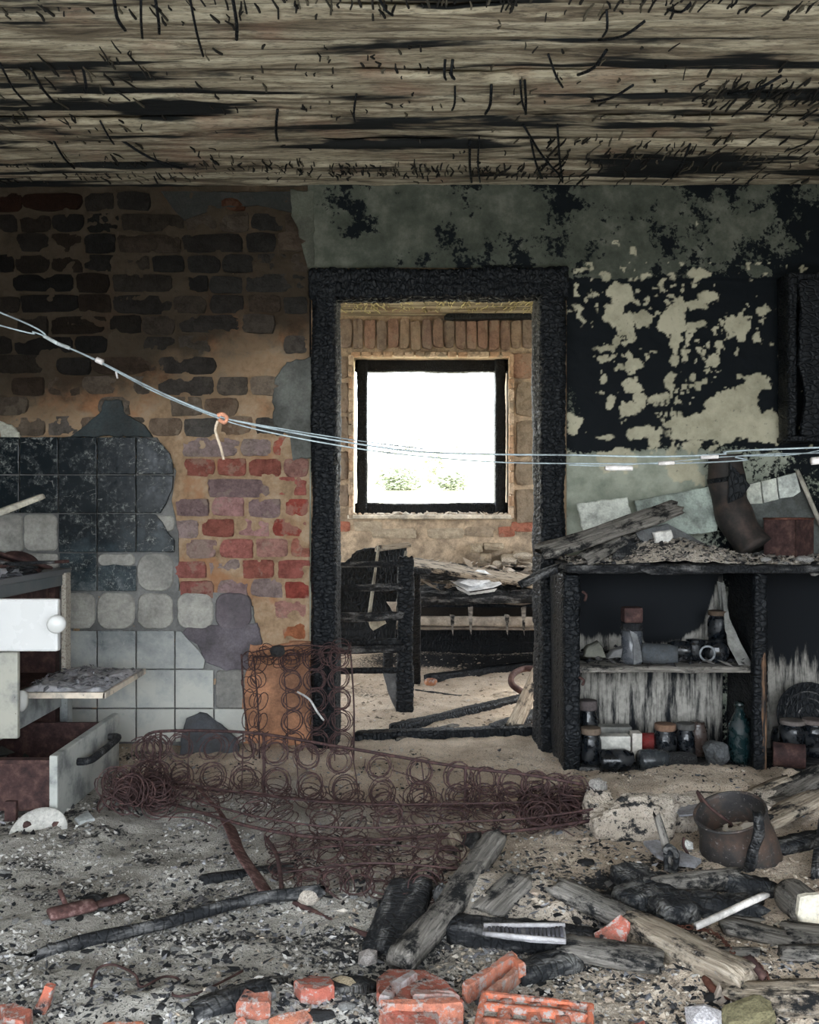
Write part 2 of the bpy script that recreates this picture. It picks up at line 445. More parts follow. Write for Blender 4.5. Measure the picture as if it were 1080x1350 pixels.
def mat_plaster():
    s = Sh('sooted_plaster', .9, .06); p = s.pos(); fl = s.attr('flake'); so = s.attr('soot'); pl = s.attr('pale')
    n = s.noise(p, 9, 6, .7); f = s.noise(p, 60, 5, .7)
    c = s.ramp(n, [(.3, (.040, .046, .037)), (.5, (.074, .082, .066)), (.7, (.135, .14, .115))])
    c = s.mix(pl, c, s.ramp(n, [(.3, (.22, .25, .20)), (.6, (.42, .44, .36))]))
    k = s.math('ADD', so, s.math('MULTIPLY', s.math('SUBTRACT', f, .5), 1.3))
    c = s.mix(s.ss(k, .44, .60), c, (.007, .009, .011))
    cf = s.ramp(n, [(.3, (.28, .265, .19)), (.6, (.46, .43, .32))])
    cf = s.mix(s.ss(f, .60, .75), cf, (.13, .13, .11))
    c = s.mix(fl, c, cf)
    s.bump(f, .35, .004); return s.done(c, s.math('SUBTRACT', .9, s.math('MULTIPLY', s.ss(k, .4, .8), .3)))
def mat_mortar():
    s = Sh('rubbed_mortar', .95, .15); p = s.pos(); so = s.attr('soot'); n = s.noise(p, 14, 6, .7); f = s.noise(p, 80, 4, .7)
    c = s.ramp(n, [(.28, (.16, .105, .064)), (.5, (.33, .225, .14)), (.72, (.43, .33, .235))])
    c = s.mix(s.ss(s.noise(p, 5, 4, .6), .55, .7), c, (.33, .17, .09))
    k = s.math('ADD', so, s.math('MULTIPLY', s.math('SUBTRACT', n, .5), .7))
    c = s.mix(s.math('MULTIPLY', s.ss(k, .15, .85), .93), c, (.020, .0165, .012))
    s.bump(s.math('ADD', n, s.math('MULTIPLY', f, .5)), .7, .008); return s.done(c)
def mat_tile():
    s = Sh('smoked_glazed_tile', .3, .22); p = s.pos(); z = s.sep(p, 2)
    n = s.noise(p, 7, 5, .6); f = s.noise(p, 85, 4, .75); m = s.noise(p, 24, 5, .7)
    soot = s.math('ADD', s.ss(z, -.05, 1.18), s.math('MULTIPLY', s.math('SUBTRACT', n, .5), .75))
    soot = s.math('ADD', soot, s.math('MULTIPLY', s.math('SUBTRACT', m, .5), .55))
    c = s.ramp(soot, [(.06, (.47, .47, .43)), (.26, (.34, .35, .34)), (.46, (.19, .205, .21)), (.60, (.045, .06, .068)), (.80, (.004, .008, .011))])
    e = s.voro(s.vadd(p, s.sc(p, (0, 0, 0))), 26, 'DISTANCE_TO_EDGE')
    cr = s.math('MULTIPLY', s.math('SUBTRACT', 1., s.ss(e, .0, .02)), s.ss(m, .5, .62))
    c = s.mix(s.math('MULTIPLY', cr, .35), c, (.45, .46, .43))
    w = s.noise(s.sc(p, (1, 1, 1.5)), 4.5, 3, .5, .5)
    ln = s.math('MULTIPLY', s.math('SUBTRACT', 1., s.ss(s.math('ABSOLUTE', s.math('SUBTRACT', w, .5)), .0, .005)), s.ss(f, .46, .62))
    c = s.mix(s.math('MULTIPLY', ln, .45), c, (.52, .52, .48))
    sp = s.math('MULTIPLY', s.ss(f, .50, .64), s.ss(m, .48, .66))
    c = s.mix(s.math('MULTIPLY', sp, .75), c, (.36, .38, .35))
    s.bump(n, .06, .01); return s.done(c, s.ss(m, .1, 1.3))
def mat_ceiling():
    s = Sh('scorched_ceiling_boards', .93, .15); p = s.pos()
    g = s.sc(p, (1.1, 15, 15)); n = s.noise(g, 1.7, 7, .68, 1.0); h = s.noise(s.sc(p, (.6, 5, 5)), 2., 5, .65); f = s.noise(s.sc(p, (10, 60, 60)), 2.5, 4, .7)
    c = s.ramp(n, [(.30, (.045, .036, .026)), (.43, (.18, .145, .10)), (.53, (.38, .33, .235)), (.66, (.56, .50, .37)), (.8, (.66, .60, .46))])
    c = s.mix(s.math('MULTIPLY', s.ss(s.noise(p, 3.2, 4, .6), .52, .68), .55), c, (.26, .16, .11))
    c = s.mix(s.math('MULTIPLY', s.ss(f, .5, .62), .55), c, (.07, .062, .05))
    k = s.math('ADD', h, s.attr('soot')); c = s.mix(s.ss(k, .54, .66), c, (.014, .015, .015))
    s.bump(s.math('ADD', n, s.math('MULTIPLY', f, .5)), .7, .01); return s.done(c)
M_GROUND, M_PLASTER, M_MORTAR, M_TILE, M_CEIL = mat_ground(), mat_plaster(), mat_mortar(), mat_tile(), mat_ceiling()

# ------------------------------------------------------------------ floor
ys = [0.55]
while ys[-1] < 6.0: ys.append(ys[-1]+max(.0065, .0045*ys[-1]))
ys = np.array(ys); xs = np.arange(-2.32, 2.33, .0105)
Xg, Yg = np.meshgrid(xs, ys); xf, yf = Xg.ravel(), Yg.ravel()
zf = gheight(xf, yf)
q = np.stack([xf, yf, xf*0], 1)
lump = fbm(q*40, 3, 41); zf = zf+np.where(yf < 3.6, .0055, .004)*np.abs(lump)+.003*fbm(q*95, 2, 44)
bn = fbm(q*np.array([2.2, 4.2, 1]), 4, 51); bn2 = fbm(q*np.array([6, 13, 1]), 4, 57)
burnt = np.clip(.10+.58*bn+.55*bn2, 0, 1)
burnt = burnt+.45*np.exp(-(((xf+.75)/.55)**2+((yf-2.5)/.22)**2))*(.6+bn2)
burnt = burnt+.8*np.exp(-(((xf-.62)/.22)**2+((yf-2.22)/.16)**2))+.4*np.exp(-(((xf+.1)/.9)**2+((yf-1.66)/.12)**2))*(.5+bn2)
burnt = burnt*(1-.75*sstep(2.55, 2.9, yf)*sstep(-.7, -.4, xf))
burnt = burnt+1.2*np.exp(-(((xf-.35)/.75)**2+((yf-5.5)/.35)**2))+.5*np.exp(-(((xf+.3)/.4)**2+((yf-4.6)/.35)**2))  # shade under the far bed is painted into the burnt mask here
sand = sstep(-.35, .75, xf+.55*fbm(q*1.6, 3, 61)-.25*(2.2-yf).clip(0, 1))
sand = np.maximum(sand, sstep(2.6, 3.0, yf-.25*(xf < -.35)+.25*fbm(q*3, 2, 63)))
floor_o = link('floor', rawmesh('floor', np.stack([xf, yf, zf], 1), gridfaces(len(ys), len(xs)), attrs={'sand': sand, 'burnt': np.clip(burnt, 0, 1.2)}), M_GROUND)
tag(floor_o, 'uneven ash and sand floor covered in fire debris', kind='structure')

# ------------------------------------------------------------------ main wall with the doorway
DX0, DX1, DZ = XW(413), XW(744), ZW(357)
CZ = 2.17
V, F = [], []
for b in ((-2.3, DX0, 3.52, 3.72, -.1, CZ+.06), (DX1, 2.3, 3.52, 3.72, -.1, CZ+.06), (DX0, DX1, 3.52, 3.72, DZ, CZ+.06)):
    v, f = box_arr(*b); o = len(V); V += v; F += [[i+o for i in k] for k in f]
wall_back = link('wall_back', rawmesh('wall_back', V, F, smooth=False), M_MORTAR)
tag(wall_back, 'sooted brick and plaster wall with a charred doorway', kind='structure')
wall_back.data.attributes.new('soot', 'FLOAT', 'POINT')

def masked_grid(name, x0, x1, z0, z1, st, mat, parent, fn):
    gx = np.arange(x0, x1+st, st); gz_ = np.arange(z0, z1+st, st)
    A, B = np.meshgrid(gx, gz_); x, z = A.ravel(), B.ravel()
    y, attrs = fn(x, z)
    F = gridfaces(len(gz_), len(gx))[:, ::-1]
    cx, cz = x[F].mean(1), z[F].mean(1)
    keep = ~((cx > DX0-.012) & (cx < DX1+.012) & (cz < DZ+.012))
    F = F[keep]
    return link(name, rawmesh(name, np.stack([x, y, z], 1), np.ascontiguousarray(F[:, ::-1]), attrs=attrs), mat, parent)

FLAKES = [(395,360,28,15),(490,375,14,14),(600,372,42,30),(225,378,42,16),(140,350,36,13),(300,440,62,48),(268,520,42,50),(325,560,26,48),
 (400,460,12,14),(362,468,14,11),(385,548,40,38),(338,605,18,30),(645,448,48,24),(600,482,55,18),(500,555,52,60),(530,490,26,34),(590,570,45,22),
 (565,620,16,45),(515,640,22,40),(505,705,20,34),(555,690,18,30),(762,575,48,58),(785,520,14,14),(690,648,24,22),(660,700,30,34),(240,655,48,14),
 (285,632,18,20),(230,702,18,18),(300,728,25,11),(350,722,30,28),(398,690,14,20),(342,690,14,16),(235,785,27,27),(252,872,19,22),(345,800,52,40),(372,850,34,36),(330,898,46,24),
 (495,790,25,38),(500,830,14,30),(450,855,45,20),(455,885,14,14),(130,520,12,55),(82,492,9,7),(188,445,26,12),(105,955,32,42),(225,1000,45,14),
 (400,990,75,32),(520,950,60,40),(600,960,110,48),(740,900,120,80),(850,960,110,60),(690,1000,220,26),(430,1020,30,40),(505,1060,14,50),(575,1045,36,26),(665,1060,14,22),
 (875,500,32,24),(870,550,12,12),(850,608,16,18),(900,620,18,8),(840,790,46,40),(805,840,50,40),(925,985,50,35),(790,770,18,12),
 (300,1090,70,50),(240,1105,40,40),(540,1140,70,42),(600,1160,40,30),(640,880,18,10),(580,880,10,10),(527,830,9,9),(760,675,12,10),(605,700,6,9),
 (180,560,8,6),(200,700,8,9),(315,945,6,6),(485,880,8,10),(415,660,10,10),(440,430,14,7),(345,375,16,9),(540,320,16,7),(265,240,18,12),(355,275,14,16),(598,160,10,12)]
def plaster_fn(x, z):
    px = 540+x*FPX/WY; py = 675-(z-EYE)*FPX/WY; zx, zy = (px-720)*3, (py-240)*3
    q = np.stack([x, z, x*0], 1)
    wx = zx+26*fbm(q*22, 3, 71)+14*fbm(q*70, 2, 75); wy = zy+26*fbm(q*22, 3, 72)+14*fbm(q*70, 2, 76)
    d = np.full(x.shape, -9.)
    for cx, cy, rx, ry in FLAKES:
        d = np.maximum(d, (1-np.hypot((wx-cx)/rx, (wy-cy)/ry))*min(rx, ry)/30.)
    speck = fbm(q*48, 3, 77)+.7*fbm(q*9, 2, 78)
    inside = (zy > 320) & (zy < 1080) & (zx > 60)
    d = np.where(inside, np.maximum(d, (speck-.62)*1.5), d)
    flake = sstep(-.02, .10, d)
    up = sstep(392, 372, zy+8*fbm(q*10, 2, 79))           # the plaster band over the black field
    blot = .36+.75*fbm(q*5, 4, 81)+.55*fbm(q*20, 4, 83)
    blot = blot+.35*sstep(300, 1000, zx)*sstep(-40, 120, zy)+.35*sstep(60, -30, zy)
    blot = blot-.25*sstep(200, -900, zx)
    edge = (np.abs(zy-390) < 60)*.3*fbm(q*12, 2, 85)
    low = sstep(1030, 1090, zy+40*fbm(q*6, 3, 86))
    soot = up*np.clip(blot+edge, 0, 1)+(1-up)*(.98-.10*sstep(170, 60, zx))
    soot = soot-.5*(1-up)*sstep(170, 80, zx)*sstep(500, 900, zy)*(.7+fbm(q*12, 2, 87))
    soot = soot*(1-low)+low*(.12+.5*fbm(q*7, 4, 88)+.5*sstep(560, 760, zx))
    pale = low*np.clip(.8+.6*fbm(q*4, 3, 89), 0, 1)
    pale = np.maximum(pale, .55*sstep(760, 900, zy)*sstep(560, 700, zx)*flake)
    y = 3.512-.0022*flake-.016*up+.0022*fbm(q*30, 3, 90)+.006*fbm(q*3, 2, 91)
    return y, {'flake': flake, 'soot': np.clip(soot, 0, 1), 'pale': np.clip(pale, 0, 1)}
masked_grid('plaster', DX0-.02, 1.80, -.06, CZ+.02, .005, M_PLASTER, wall_back, plaster_fn)
def sootmap(px, py):
    """fire soot on the brickwork: thick at the upper left, gone low down by the door"""
    a = sstep(625, 440, py+.22*(px-150)); b = sstep(460, 60, px)
    return np.clip(a*(.78+.22*b), 0, 1)
def mortar_fn(x, z):
    px = 540+x*FPX/WY; py = 675-(z-EYE)*FPX/WY; q = np.stack([x, z, x*0], 1)
    so = sootmap(px, py)+.25*fbm(q*6, 3, 93)*sstep(640, 480, py)
    y = 3.5055+.015*fbm(q*15, 3, 94)+.006*fbm(q*45, 3, 95)
    return y, {'soot': np.clip(so, 0, 1)}
masked_grid('mortar', -1.75, DX0-.012, -.06, CZ+.02, .006, M_MORTAR, wall_back, mortar_fn)

# bricks, one by one
def brick_variant(seed):
    bm = bmesh.new(); bmesh.ops.create_cube(bm, size=1)
    bmesh.ops.subdivide_edges(bm, edges=list(bm.edges), cuts=3, use_grid_fill=True)
    V = np.array([v.co[:] for v in bm.verts]); c = np.sign(V)*np.abs(V*2)**1.0/2
    k = np.abs(V)*2; corner = ((k[:, 0] > .9).astype(float)+(k[:, 1] > .9)+(k[:, 2] > .9))
    V = V*np.where(corner >= 3, .87, np.where(corner >= 2, .955, 1))[:, None]
    V = V+.075*np.stack([fbm(V*2.1+seed*7+i*19, 2, seed+i) for i in range(3)], 1)
    for v, p in zip(bm.verts, V): v.co = p
    me = bpy.data.meshes.new('brick'); bm.to_mesh(me); bm.free()
    me.polygons.foreach_set('use_smooth', np.full(len(me.polygons), False)); me.materials.append(MT['brickwork']); return me
BRICKS = [brick_variant(i) for i in range(8)]
rb = random.Random(12)
def put_brick(x, y, z, sx, sy, sz, col, parent, tilt=.02):
    o = link('brick', rb.choice(BRICKS), None, parent, None, col)
    al = min(1., max(col)/.24); o.color = (*col, .55*al**1.5)
    M4 = Matrix.Translation((x, y, z)) @ Euler((rb.uniform(-tilt, tilt), rb.uniform(-tilt, tilt), rb.uniform(-tilt, tilt))).to_matrix().to_4x4() @ Matrix.Diagonal((sx, sy, sz, 1))
    o.matrix_basis = M4; return o
LOWC = [(.34, .13, .11), (.36, .20, .19), (.26, .18, .18), (.31, .11, .085), (.29, .22, .21), (.36, .24, .22)]
def brick_color(px, py):
    s = float(sootmap(np.array([px]), np.array([py]))[0])
    if py < 575:
        c = rb.choice([(.20, .165, .135), (.15, .13, .115), (.26, .19, .14), (.22, .15, .105), (.12, .11, .10), (.28, .22, .17)])
        if py < 285 and rb.random() < .5: c = (.34, .13, .065)
        k = (1-s*.93)*rb.uniform(.55, 1.1)
    elif px > 355: c = rb.choice([(.36, .085, .065), (.38, .12, .085), (.33, .11, .09), (.37, .15, .11), (.36, .19, .16)]); k = rb.uniform(.75, 1.05)
    else: c = rb.choice(LOWC); k = rb.uniform(.8, 1.15)
    if py > 805 and px > 335: c = rb.choice([(.45, .17, .085), (.43, .20, .11)])
    return tuple(v*k for v in c)
for row in range(0, 24):
    py = 266+26.9*row
    if py > 900: break
    x = 408-rb.uniform(0, 6); odd = row % 2
    if odd: x -= 0
    first = True
    while x > -24:
        hdr = (rb.random() < (.9 if odd else .62))
        w = rb.uniform(38, 43) if hdr else rb.uniform(72, 82)
        if first and odd: w = rb.choice([24, 30])
        first = False
        cx = x-w/2; x -= w+rb.uniform(3, 7)
        if cx < -10: continue
        lefttile = 234 if py < 780 else 350
        if py > 572 and cx-w/2 < lefttile-16: continue
        if py > 800 and cx < 330: continue
        if rb.random() < .05: continue
        if py < 575 and rb.random() < .08: continue
        put_brick(XW(cx), 3.5565-rb.uniform(0, .009), ZW(py+rb.uniform(-1.5, 1.5)), 1.05*w/340., .11, rb.uniform(23, 26)/340., brick_color(cx, py), wall_back)
# plaster left standing on the brickwork
GP = (.125, .13, .105)
for k, (poly, y, t, col) in enumerate([
    ([(383,250),(414,250),(414,350),(406,354),(400,332),(392,300),(384,284)], 3.493, .025, (.085, .092, .072)),
    ([(362,500),(378,476),(411,470),(411,603),(386,606),(382,575),(362,560),(358,530)], 3.49, .028, (.12, .125, .115)),
    ([(92,576),(128,548),(138,528),(160,527),(166,546),(190,560),(200,576)], 3.492, .026, (.035, .045, .048)),
    ([(212,252),(402,252),(402,284),(340,270),(282,276),(242,290),(226,270)], 3.496, .022, (.022, .024, .022)),
    ([(236,838),(250,824),(338,822),(346,850),(340,880),(300,886),(270,872),(262,850)], 3.490, .026, (.13, .115, .13)),
    ([(330,850),(410,846),(410,1000),(322,1000),(318,930)], 3.488, .03, (.42, .21, .12)),
    ([(0,556),(14,560),(24,570),(24,577),(0,577)], 3.490, .026, (.45, .45, .38)),
    ]):
    wplate('plaster_patch', poly, y, t, MT['solid'], wall_back, col, seed=k+3, jag=.006)

# tiles and the pads of adhesive where tiles have come off
tx = [-26, 25.3, 76.5, 127.8, 179.3, 230.5, 282, 333]; ty = [575.5, 626, 677, 728.5, 780, 831, 882.5, 934, 979]
def rect(c, r): return [(tx[c]+.9, ty[r]+.9), (tx[c+1]-.9, ty[r]+.9), (tx[c+1]-.9, ty[r+1]-.9), (tx[c]+.9, ty[r+1]-.9)]
TILES = []
for c in (0, 1, 2, 3): TILES += [rect(c, 0), rect(c, 1)]
TILES += [[(180, 576.5), (192, 577), (212, 584), (224, 598), (228, 612), (228.6, 625), (180, 625)],
          [(180, 627), (228.6, 627), (227, 645), (219, 664), (211, 676), (180, 676)],
          rect(2, 2), rect(3, 2), [(180, 678), (204, 678), (214, 688), (222, 704), (229.6, 712), (229.6, 727.6), (180, 727.6)],
          [(79, 729.5), (127, 729.5), (127, 779), (79, 779)], [(129, 747), (150, 744), (168, 747), (179, 746), (179, 779), (129, 779)],
          [(87, 832), (127, 832), (127, 881.5), (87, 881.5)], rect(3, 5), rect(4, 5),
          [(231.5, 832), (238, 832), (250, 846), (262, 858), (270, 870), (268, 881.5), (231.5, 881.5)],
          [(87, 883.5), (127, 883.5), (127, 933), (87, 933)], rect(3, 6), rect(4, 6), rect(5, 6), [(282.9, 935), (323, 935), (323, 978), (282.9, 978)],
          [(87, 935), (127, 935), (127, 978), (87, 978)], rect(3, 7), rect(4, 7), rect(5, 7)]
for k, poly in enumerate(TILES):
    wplate('tile', poly, 3.478-.0015*(k % 3), .008, M_TILE, wall_back, seed=k, jag=.0 if len(poly) == 4 else .0012, step=.02)
def rounded(x0, y0, x1, y1, r=12):
    out = []
    for cx, cy, a0 in ((x1-r, y0+r, -90), (x1-r, y1-r, 0), (x0+r, y1-r, 90), (x0+r, y0+r, 180)):
        for k in range(5):
            a = math.radians(a0+k*22.5); out.append((cx+r*math.cos(a), cy+r*math.sin(a)))
    return out
PADS = [(-24,678,30,727,.30,6),(31,678,75,727,.29,8),(181,730,229,779,.33,16),(81,782,125,829,.31,13),(128,782,177,829,.31,14),(181,782,228,829,.34,14),(233,782,281,829,.33,14),(284,782,331,829,.16,14),
        (129,730,178,746,.30,7),(284,884,323,934,.30,5),(182,680,229,700,.30,6),(0,730,76,779,.34,4)]
for k, (x0, y0, x1, y1, g, r) in enumerate(PADS):
    c = (g, g*.97, g*.88) if g > .2 else (.15, .125, .14)
    wplate('adhesive_pad', rounded(x0, y0, x1, y1, min(r, (y1-y0)/2-1)), 3.489, .03, MT['mortarbed'], wall_back, c, seed=k, jag=.0025)
wplate('adhesive_bed', [(-60,576),(206,576),(232,620),(226,660),(235,700),(236,780),(300,782),(334,800),(340,860),(326,900),(326,985),(-60,985)], 3.4965, .02, MT['mortarbed'], wall_back, (.17, .17, .165), seed=77, jag=.004)

# ------------------------------------------------------------------ side walls, back room
def wall(name, bl, label, col=None):
    o = boxes(name, bl, MT['solid'], None, 0, col or (.30, .27, .22)); return tag(o, label, kind='structure')
wall('wall_left', [(-2.45, -2.3, -.35, 3.6, -.1, CZ+.06)], 'sooted plaster wall on the left', (.22, .21, .19))
wall('wall_right', [(2.3, 2.45, -.35, 3.6, -.1, CZ+.06)], 'sooted plaster wall on the right', (.22, .21, .19))
wall('wall_left_far', [(-2.45, -2.3, 3.6, 3.8, -.1, 2.3), (-2.45, -2.3, 5.8, 6.2, -.1, 2.3), (-2.45, -2.3, 3.8, 5.8, -.1, .15), (-2.45, -2.3, 3.8, 5.8, 2.12, 2.3)], 'plaster wall of the far room with a window opening', (.42, .34, .25))  # unseen side opening, enlarged to let more light into the far room
wall('wall_right_far', [(2.3, 2.45, 3.6, 4.0, -.1, 2.3), (2.3, 2.45, 5.6, 6.2, -.1, 2.3), (2.3, 2.45, 4.0, 5.6, -.1, .4), (2.3, 2.45, 4.0, 5.6, 2.0, 2.3)], 'plaster wall of the far room with a window opening', (.42, .34, .25))  # opened as well to brighten the far room, out of view
BY, BS = 5.9, FPX/5.9
def XB(px): return (px-540)/BS
def ZB(py): return EYE-(py-675)/BS
wx0, wx1, wz0, wz1 = XB(463), XB(674), ZB(684), ZB(468)
V, F = [], []
for b in ((-2.3, wx0, BY, BY+.42, -.1, 2.3), (wx1, 2.3, BY, BY+.42, -.1, 2.3), (wx0, wx1, BY, BY+.42, -.1, wz0), (wx0, wx1, BY, BY+.42, wz1, 2.3)):
    v, f = box_arr(*b); o = len(V); V += v; F += [[i+o for i in k] for k in f]
wall_far = link('wall_far', rawmesh('wall_far', V, F, smooth=False), MT['solid'], None, None, (.46, .36, .26))
tag(wall_far, 'tan rubbed brick wall of the far room around its window', kind='structure')
FC = [(.29, .20, .16), (.33, .21, .165), (.27, .21, .175), (.25, .175, .15), (.35, .26, .2)]
x = 449.
while x < 706:
    w = rb.uniform(12.5, 15.5); put_brick(XB(x+w/2), BY+.035-rb.uniform(0, .012), ZB(441+rb.uniform(-2, 2)), w/BS, .11, rb.uniform(37, 41)/BS, rb.choice(FC), wall_far); x += w+1.6
for y0, y1 in ((504, 551), (554, 603), (606, 640), (643, 690)):
    put_brick(XB(693), BY+.03, ZB((y0+y1)/2), 26/BS, .11, (y1-y0-2)/BS, (.30, .24, .18), wall_far)
for y0, y1 in ((470, 500), (503, 545), (548, 590), (594, 634), (638, 668)):
    put_brick(XB(453), BY+.03, ZB((y0+y1)/2), 13/BS, .11, (y1-y0-2)/BS, (.27, .21, .165), wall_far)
put_brick(XB(691), BY+.03, ZB(482), 30/BS, .11, 34/BS, (.36, .22, .16), wall_far)
for py, lst in ((694, [(452, 20, 0), (486, 38, 1), (690, 30, 0)]), (703, [(520, 60, 1), (588, 50, 1)]), (701, [(632, 40, 2), (668, 22, 0)])):
    for cx, w, k in lst: put_brick(XB(cx), BY+.045, ZB(py), w/BS, .11, 14/BS, [(.40, .16, .11), (.50, .42, .32), (.40, .32, .24)][k], wall_far)
for cx, py, w, h in ((628, 722, 16, 12), (650, 720, 26, 9), (690, 730, 30, 8), (672, 735, 24, 10), (640, 735, 14, 12)):
    put_brick(XB(cx), BY-.02, ZB(py), w/BS, .12, h/BS, (.46, .38, .28), wall_far)
# reveal lining of the far window: pale crumbling edges
for pts, n in (([(463, 468), (463, 684)], 14), ([(674, 468), (674, 684)], 14), ([(463, 468), (674, 468)], 15)):
    (ax, ay), (bx, by) = pts
    for k in range(n):
        t0, t1 = k/n, (k+.92)/n
        c = Vector((XB(ax+(bx-ax)*(t0+t1)/2), BY-.006, ZB(ay+(by-ay)*(t0+t1)/2)))
        L = math.hypot(bx-ax, by-ay)/n/BS
        o = link('edge_brick', rb.choice(BRICKS), None, wall_far, None, rb.choice([(.60, .42, .29), (.55, .36, .24), (.62, .48, .36)]))
        sx, sz = (L, .035) if ay == by else (.035, L)
        o.matrix_basis = Matrix.Translation(c) @ Matrix.Diagonal((sx*rb.uniform(.8, 1), .05, sz*rb.uniform(.85, 1), 1))
win = empty('window_1', (XB(568), BY+.22, wz0), 'charred window frame without panes in the far wall', kind='structure')
WYB = BY+.20
def WPx(px): return (px-540)/FPX*WYB
def WPz(py): return EYE-(py-675)/FPX*WYB
for a, b, c, d in ((468, 487, 470, 680), (647, 672, 470, 680), (468, 672, 470, 490), (468, 672, 663, 680)):
    p0, p1 = (Vector(((WPx(a)+WPx(b))/2, WYB+.03, WPz(d))), Vector(((WPx(a)+WPx(b))/2, WYB+.03, WPz(c)))) if d-c > 60 else (Vector((WPx(a), WYB+.035, (WPz(c)+WPz(d))/2)), Vector((WPx(b), WYB+.035, (WPz(c)+WPz(d))/2)))
    w = (b-a if d-c > 60 else d-c)/FPX*WYB
    if d-c > 60: beam('frame_bar', p0, p1, .07, w, MT['char'], win, amp=.003, crack=.003, rag=.002)
    else: beam('frame_bar', p0, p1, .07, w, MT['char'], win, amp=.003, crack=.003, rag=.002)
sill = beam('trim_1', Vector((wx0-.02, BY+.07, wz0+.012)), Vector((wx1+.0, BY+.07, wz0+.012)), .20, .03, MT['solid'], None, color=(.62, .56, .47), amp=.006, rag=.01)
tag(sill, 'pale crumbling sill under the far window', kind='structure')
link_pts = []
rr = np.random.default_rng(3)
n = 260; link_p = np.stack([rr.uniform(wx0, wx1-.03, n), BY+rr.uniform(0, .15, n), np.full(n, wz0+.03)], 1)
tag(chips('sill_crumbs', link_p, .005, .028, .5, mat_tone('pale_crumbs', [(.0, (.45, .36, .27)), (.6, (.62, .55, .46)), (1, (.72, .67, .6))]), 4), 'pale plaster crumbs along the far window sill', 'rubble', kind='stuff')

# ------------------------------------------------------------------ ceilings
ceil = boxes('ceiling', [(-2.45, 2.45, -.35, 3.72, CZ+.03, CZ+.12)], M_CEIL); ceil.data.attributes.new('soot', 'FLOAT', 'POINT')
tag(ceil, 'scorched board ceiling with broken reed stubs hanging from it', kind='structure')
edges = [3.53, 3.41, 3.25, 3.06, 2.89, 2.74, 2.60, 2.42, 2.25, 2.06, 1.86, 1.66, 1.4, 1.1, .8, .5, .2, -.1, -.33]
for k in range(len(edges)-1):
    y1, y0 = edges[k], edges[k+1]+.006
    st = .011 if k < 10 else .03
    gx = np.arange(-2.3, 2.31, st*1.6); gy = np.linspace(y0, y1, max(4, int((y1-y0)/st)))
    A, B = np.meshgrid(gx, gy); x, y = A.ravel(), B.ravel(); q = np.stack([x, y, x*0+k], 1)
    tt = (y-y0)/(y1-y0)
    rag = .018*fbm(np.stack([x*9, y*0+k, x*0], 1), 3, 300+k)
    y2 = y+rag*np.where(tt < .5, 1-2*tt, 0)*1.2
    e = .008*fbm(q*np.array([2, 22, 1]), 3, 310)+.005*fbm(q*np.array([9, 60, 1]), 2, 315)+.01*fbm(q*np.array([1.2, 3, 1]), 2, 318)
    z = CZ+rb.uniform(-.006, .008)+e+.014*(np.abs(2*tt-1)**10)
    px = 540+x*FPX/y2; py = 675-(z-EYE)*FPX/y2
    so = .30*fbm(q*np.array([1.0, 11, 1]), 4, 320)+.16*fbm(q*np.array([3, 30, 1]), 3, 324)-.02+.16*np.abs(2*tt-1)**6*(.5+fbm(q*np.array([1.5, 1, 1]), 2, 326)*1.6)
    def patch(cx, cy, rx, ry, a): return a*sstep(1.15, .5, np.hypot((px-cx)/rx, (py-cy)/ry)+.3*fbm(q*8, 2, 322))
    so = so+patch(225, 145, 78, 24, .3)+patch(630, 0, 110, 14, .4)+patch(870, 215, 130, 18, .18)+patch(1000, 60, 120, 16, .14)+patch(430, 200, 120, 12, .15)-patch(640, 75, 200, 40, .12)-patch(330, 75, 160, 25, .1)  # first dark patch stands in for the darkness of a hole
    so = so+.13*sstep(300, 0, px)*sstep(60, 200, py)+.10*sstep(235, 250, py)
    V = np.stack([x, y2, z], 1); F = gridfaces(len(gy), len(gx))
    # skirts give each board its thickness
    o = link('ceiling_board', rawmesh('ceiling_board', V, np.ascontiguousarray(F[:, ::-1]), attrs={'soot': so}), M_CEIL, ceil)
    md = o.modifiers.new('thick', 'SOLIDIFY'); md.thickness = .018; md.offset = -1
M_STUB = mat_tone('burnt_reed', [(.0, (.012, .012, .012)), (.7, (.035, .032, .027)), (1, (.16, .14, .10))])
def stubs(name, spec, mat, parent, seed, r0=.0016, r1=.0032, zc=CZ, fp=None):
    rg = random.Random(seed); V, F, T = [], [], []
    for (px, py, L) in spec:
        Y = FPX*(zc-EYE-.006)/(675-py) if fp is None else fp
        p = P(px, py, Y); p.z = zc-.004
        a = rg.gauss(0, .09); d = Vector((math.sin(a)+.04*math.sin(px*.02), -math.cos(a)*rg.uniform(.5, 1), -rg.uniform(.0, .05))); droop = rg.uniform(0, .06)
        pts = [p, p+d*L*.5+Vector((rg.gauss(0, .003), 0, -droop*L*.25)), p+d*L+Vector((rg.gauss(0, .006), 0, -droop*L*.7))]
        r = rg.uniform(r0, r1); v, f = tube_arr(pts, [r, r, r*.6], 4); o = len(V); V += v; F += [[i+o for i in k] for k in f]; T += [rg.random()]*len(v)
    return tag(link(name, rawmesh(name, V, F, smooth=False, attrs={'tone': T}), mat, parent), kind='stuff')
rs = random.Random(5); spec = []
for _ in range(150): spec.append((rs.uniform(0, 1080), rs.gauss(14, 10), rs.uniform(.03, .12)))
for _ in range(150): spec.append((rs.uniform(430, 740), rs.gauss(229, 5), rs.uniform(.04, .10)))
for _ in range(190): spec.append((rs.uniform(0, 420), rs.gauss(228, 8), rs.uniform(.04, .11)))
for _ in range(170): spec.append((rs.uniform(720, 1080), rs.gauss(216, 15), rs.uniform(.05, .13)))
for _ in range(90): spec.append((rs.uniform(900, 1080), rs.gauss(135, 14), rs.uniform(.04, .12)))
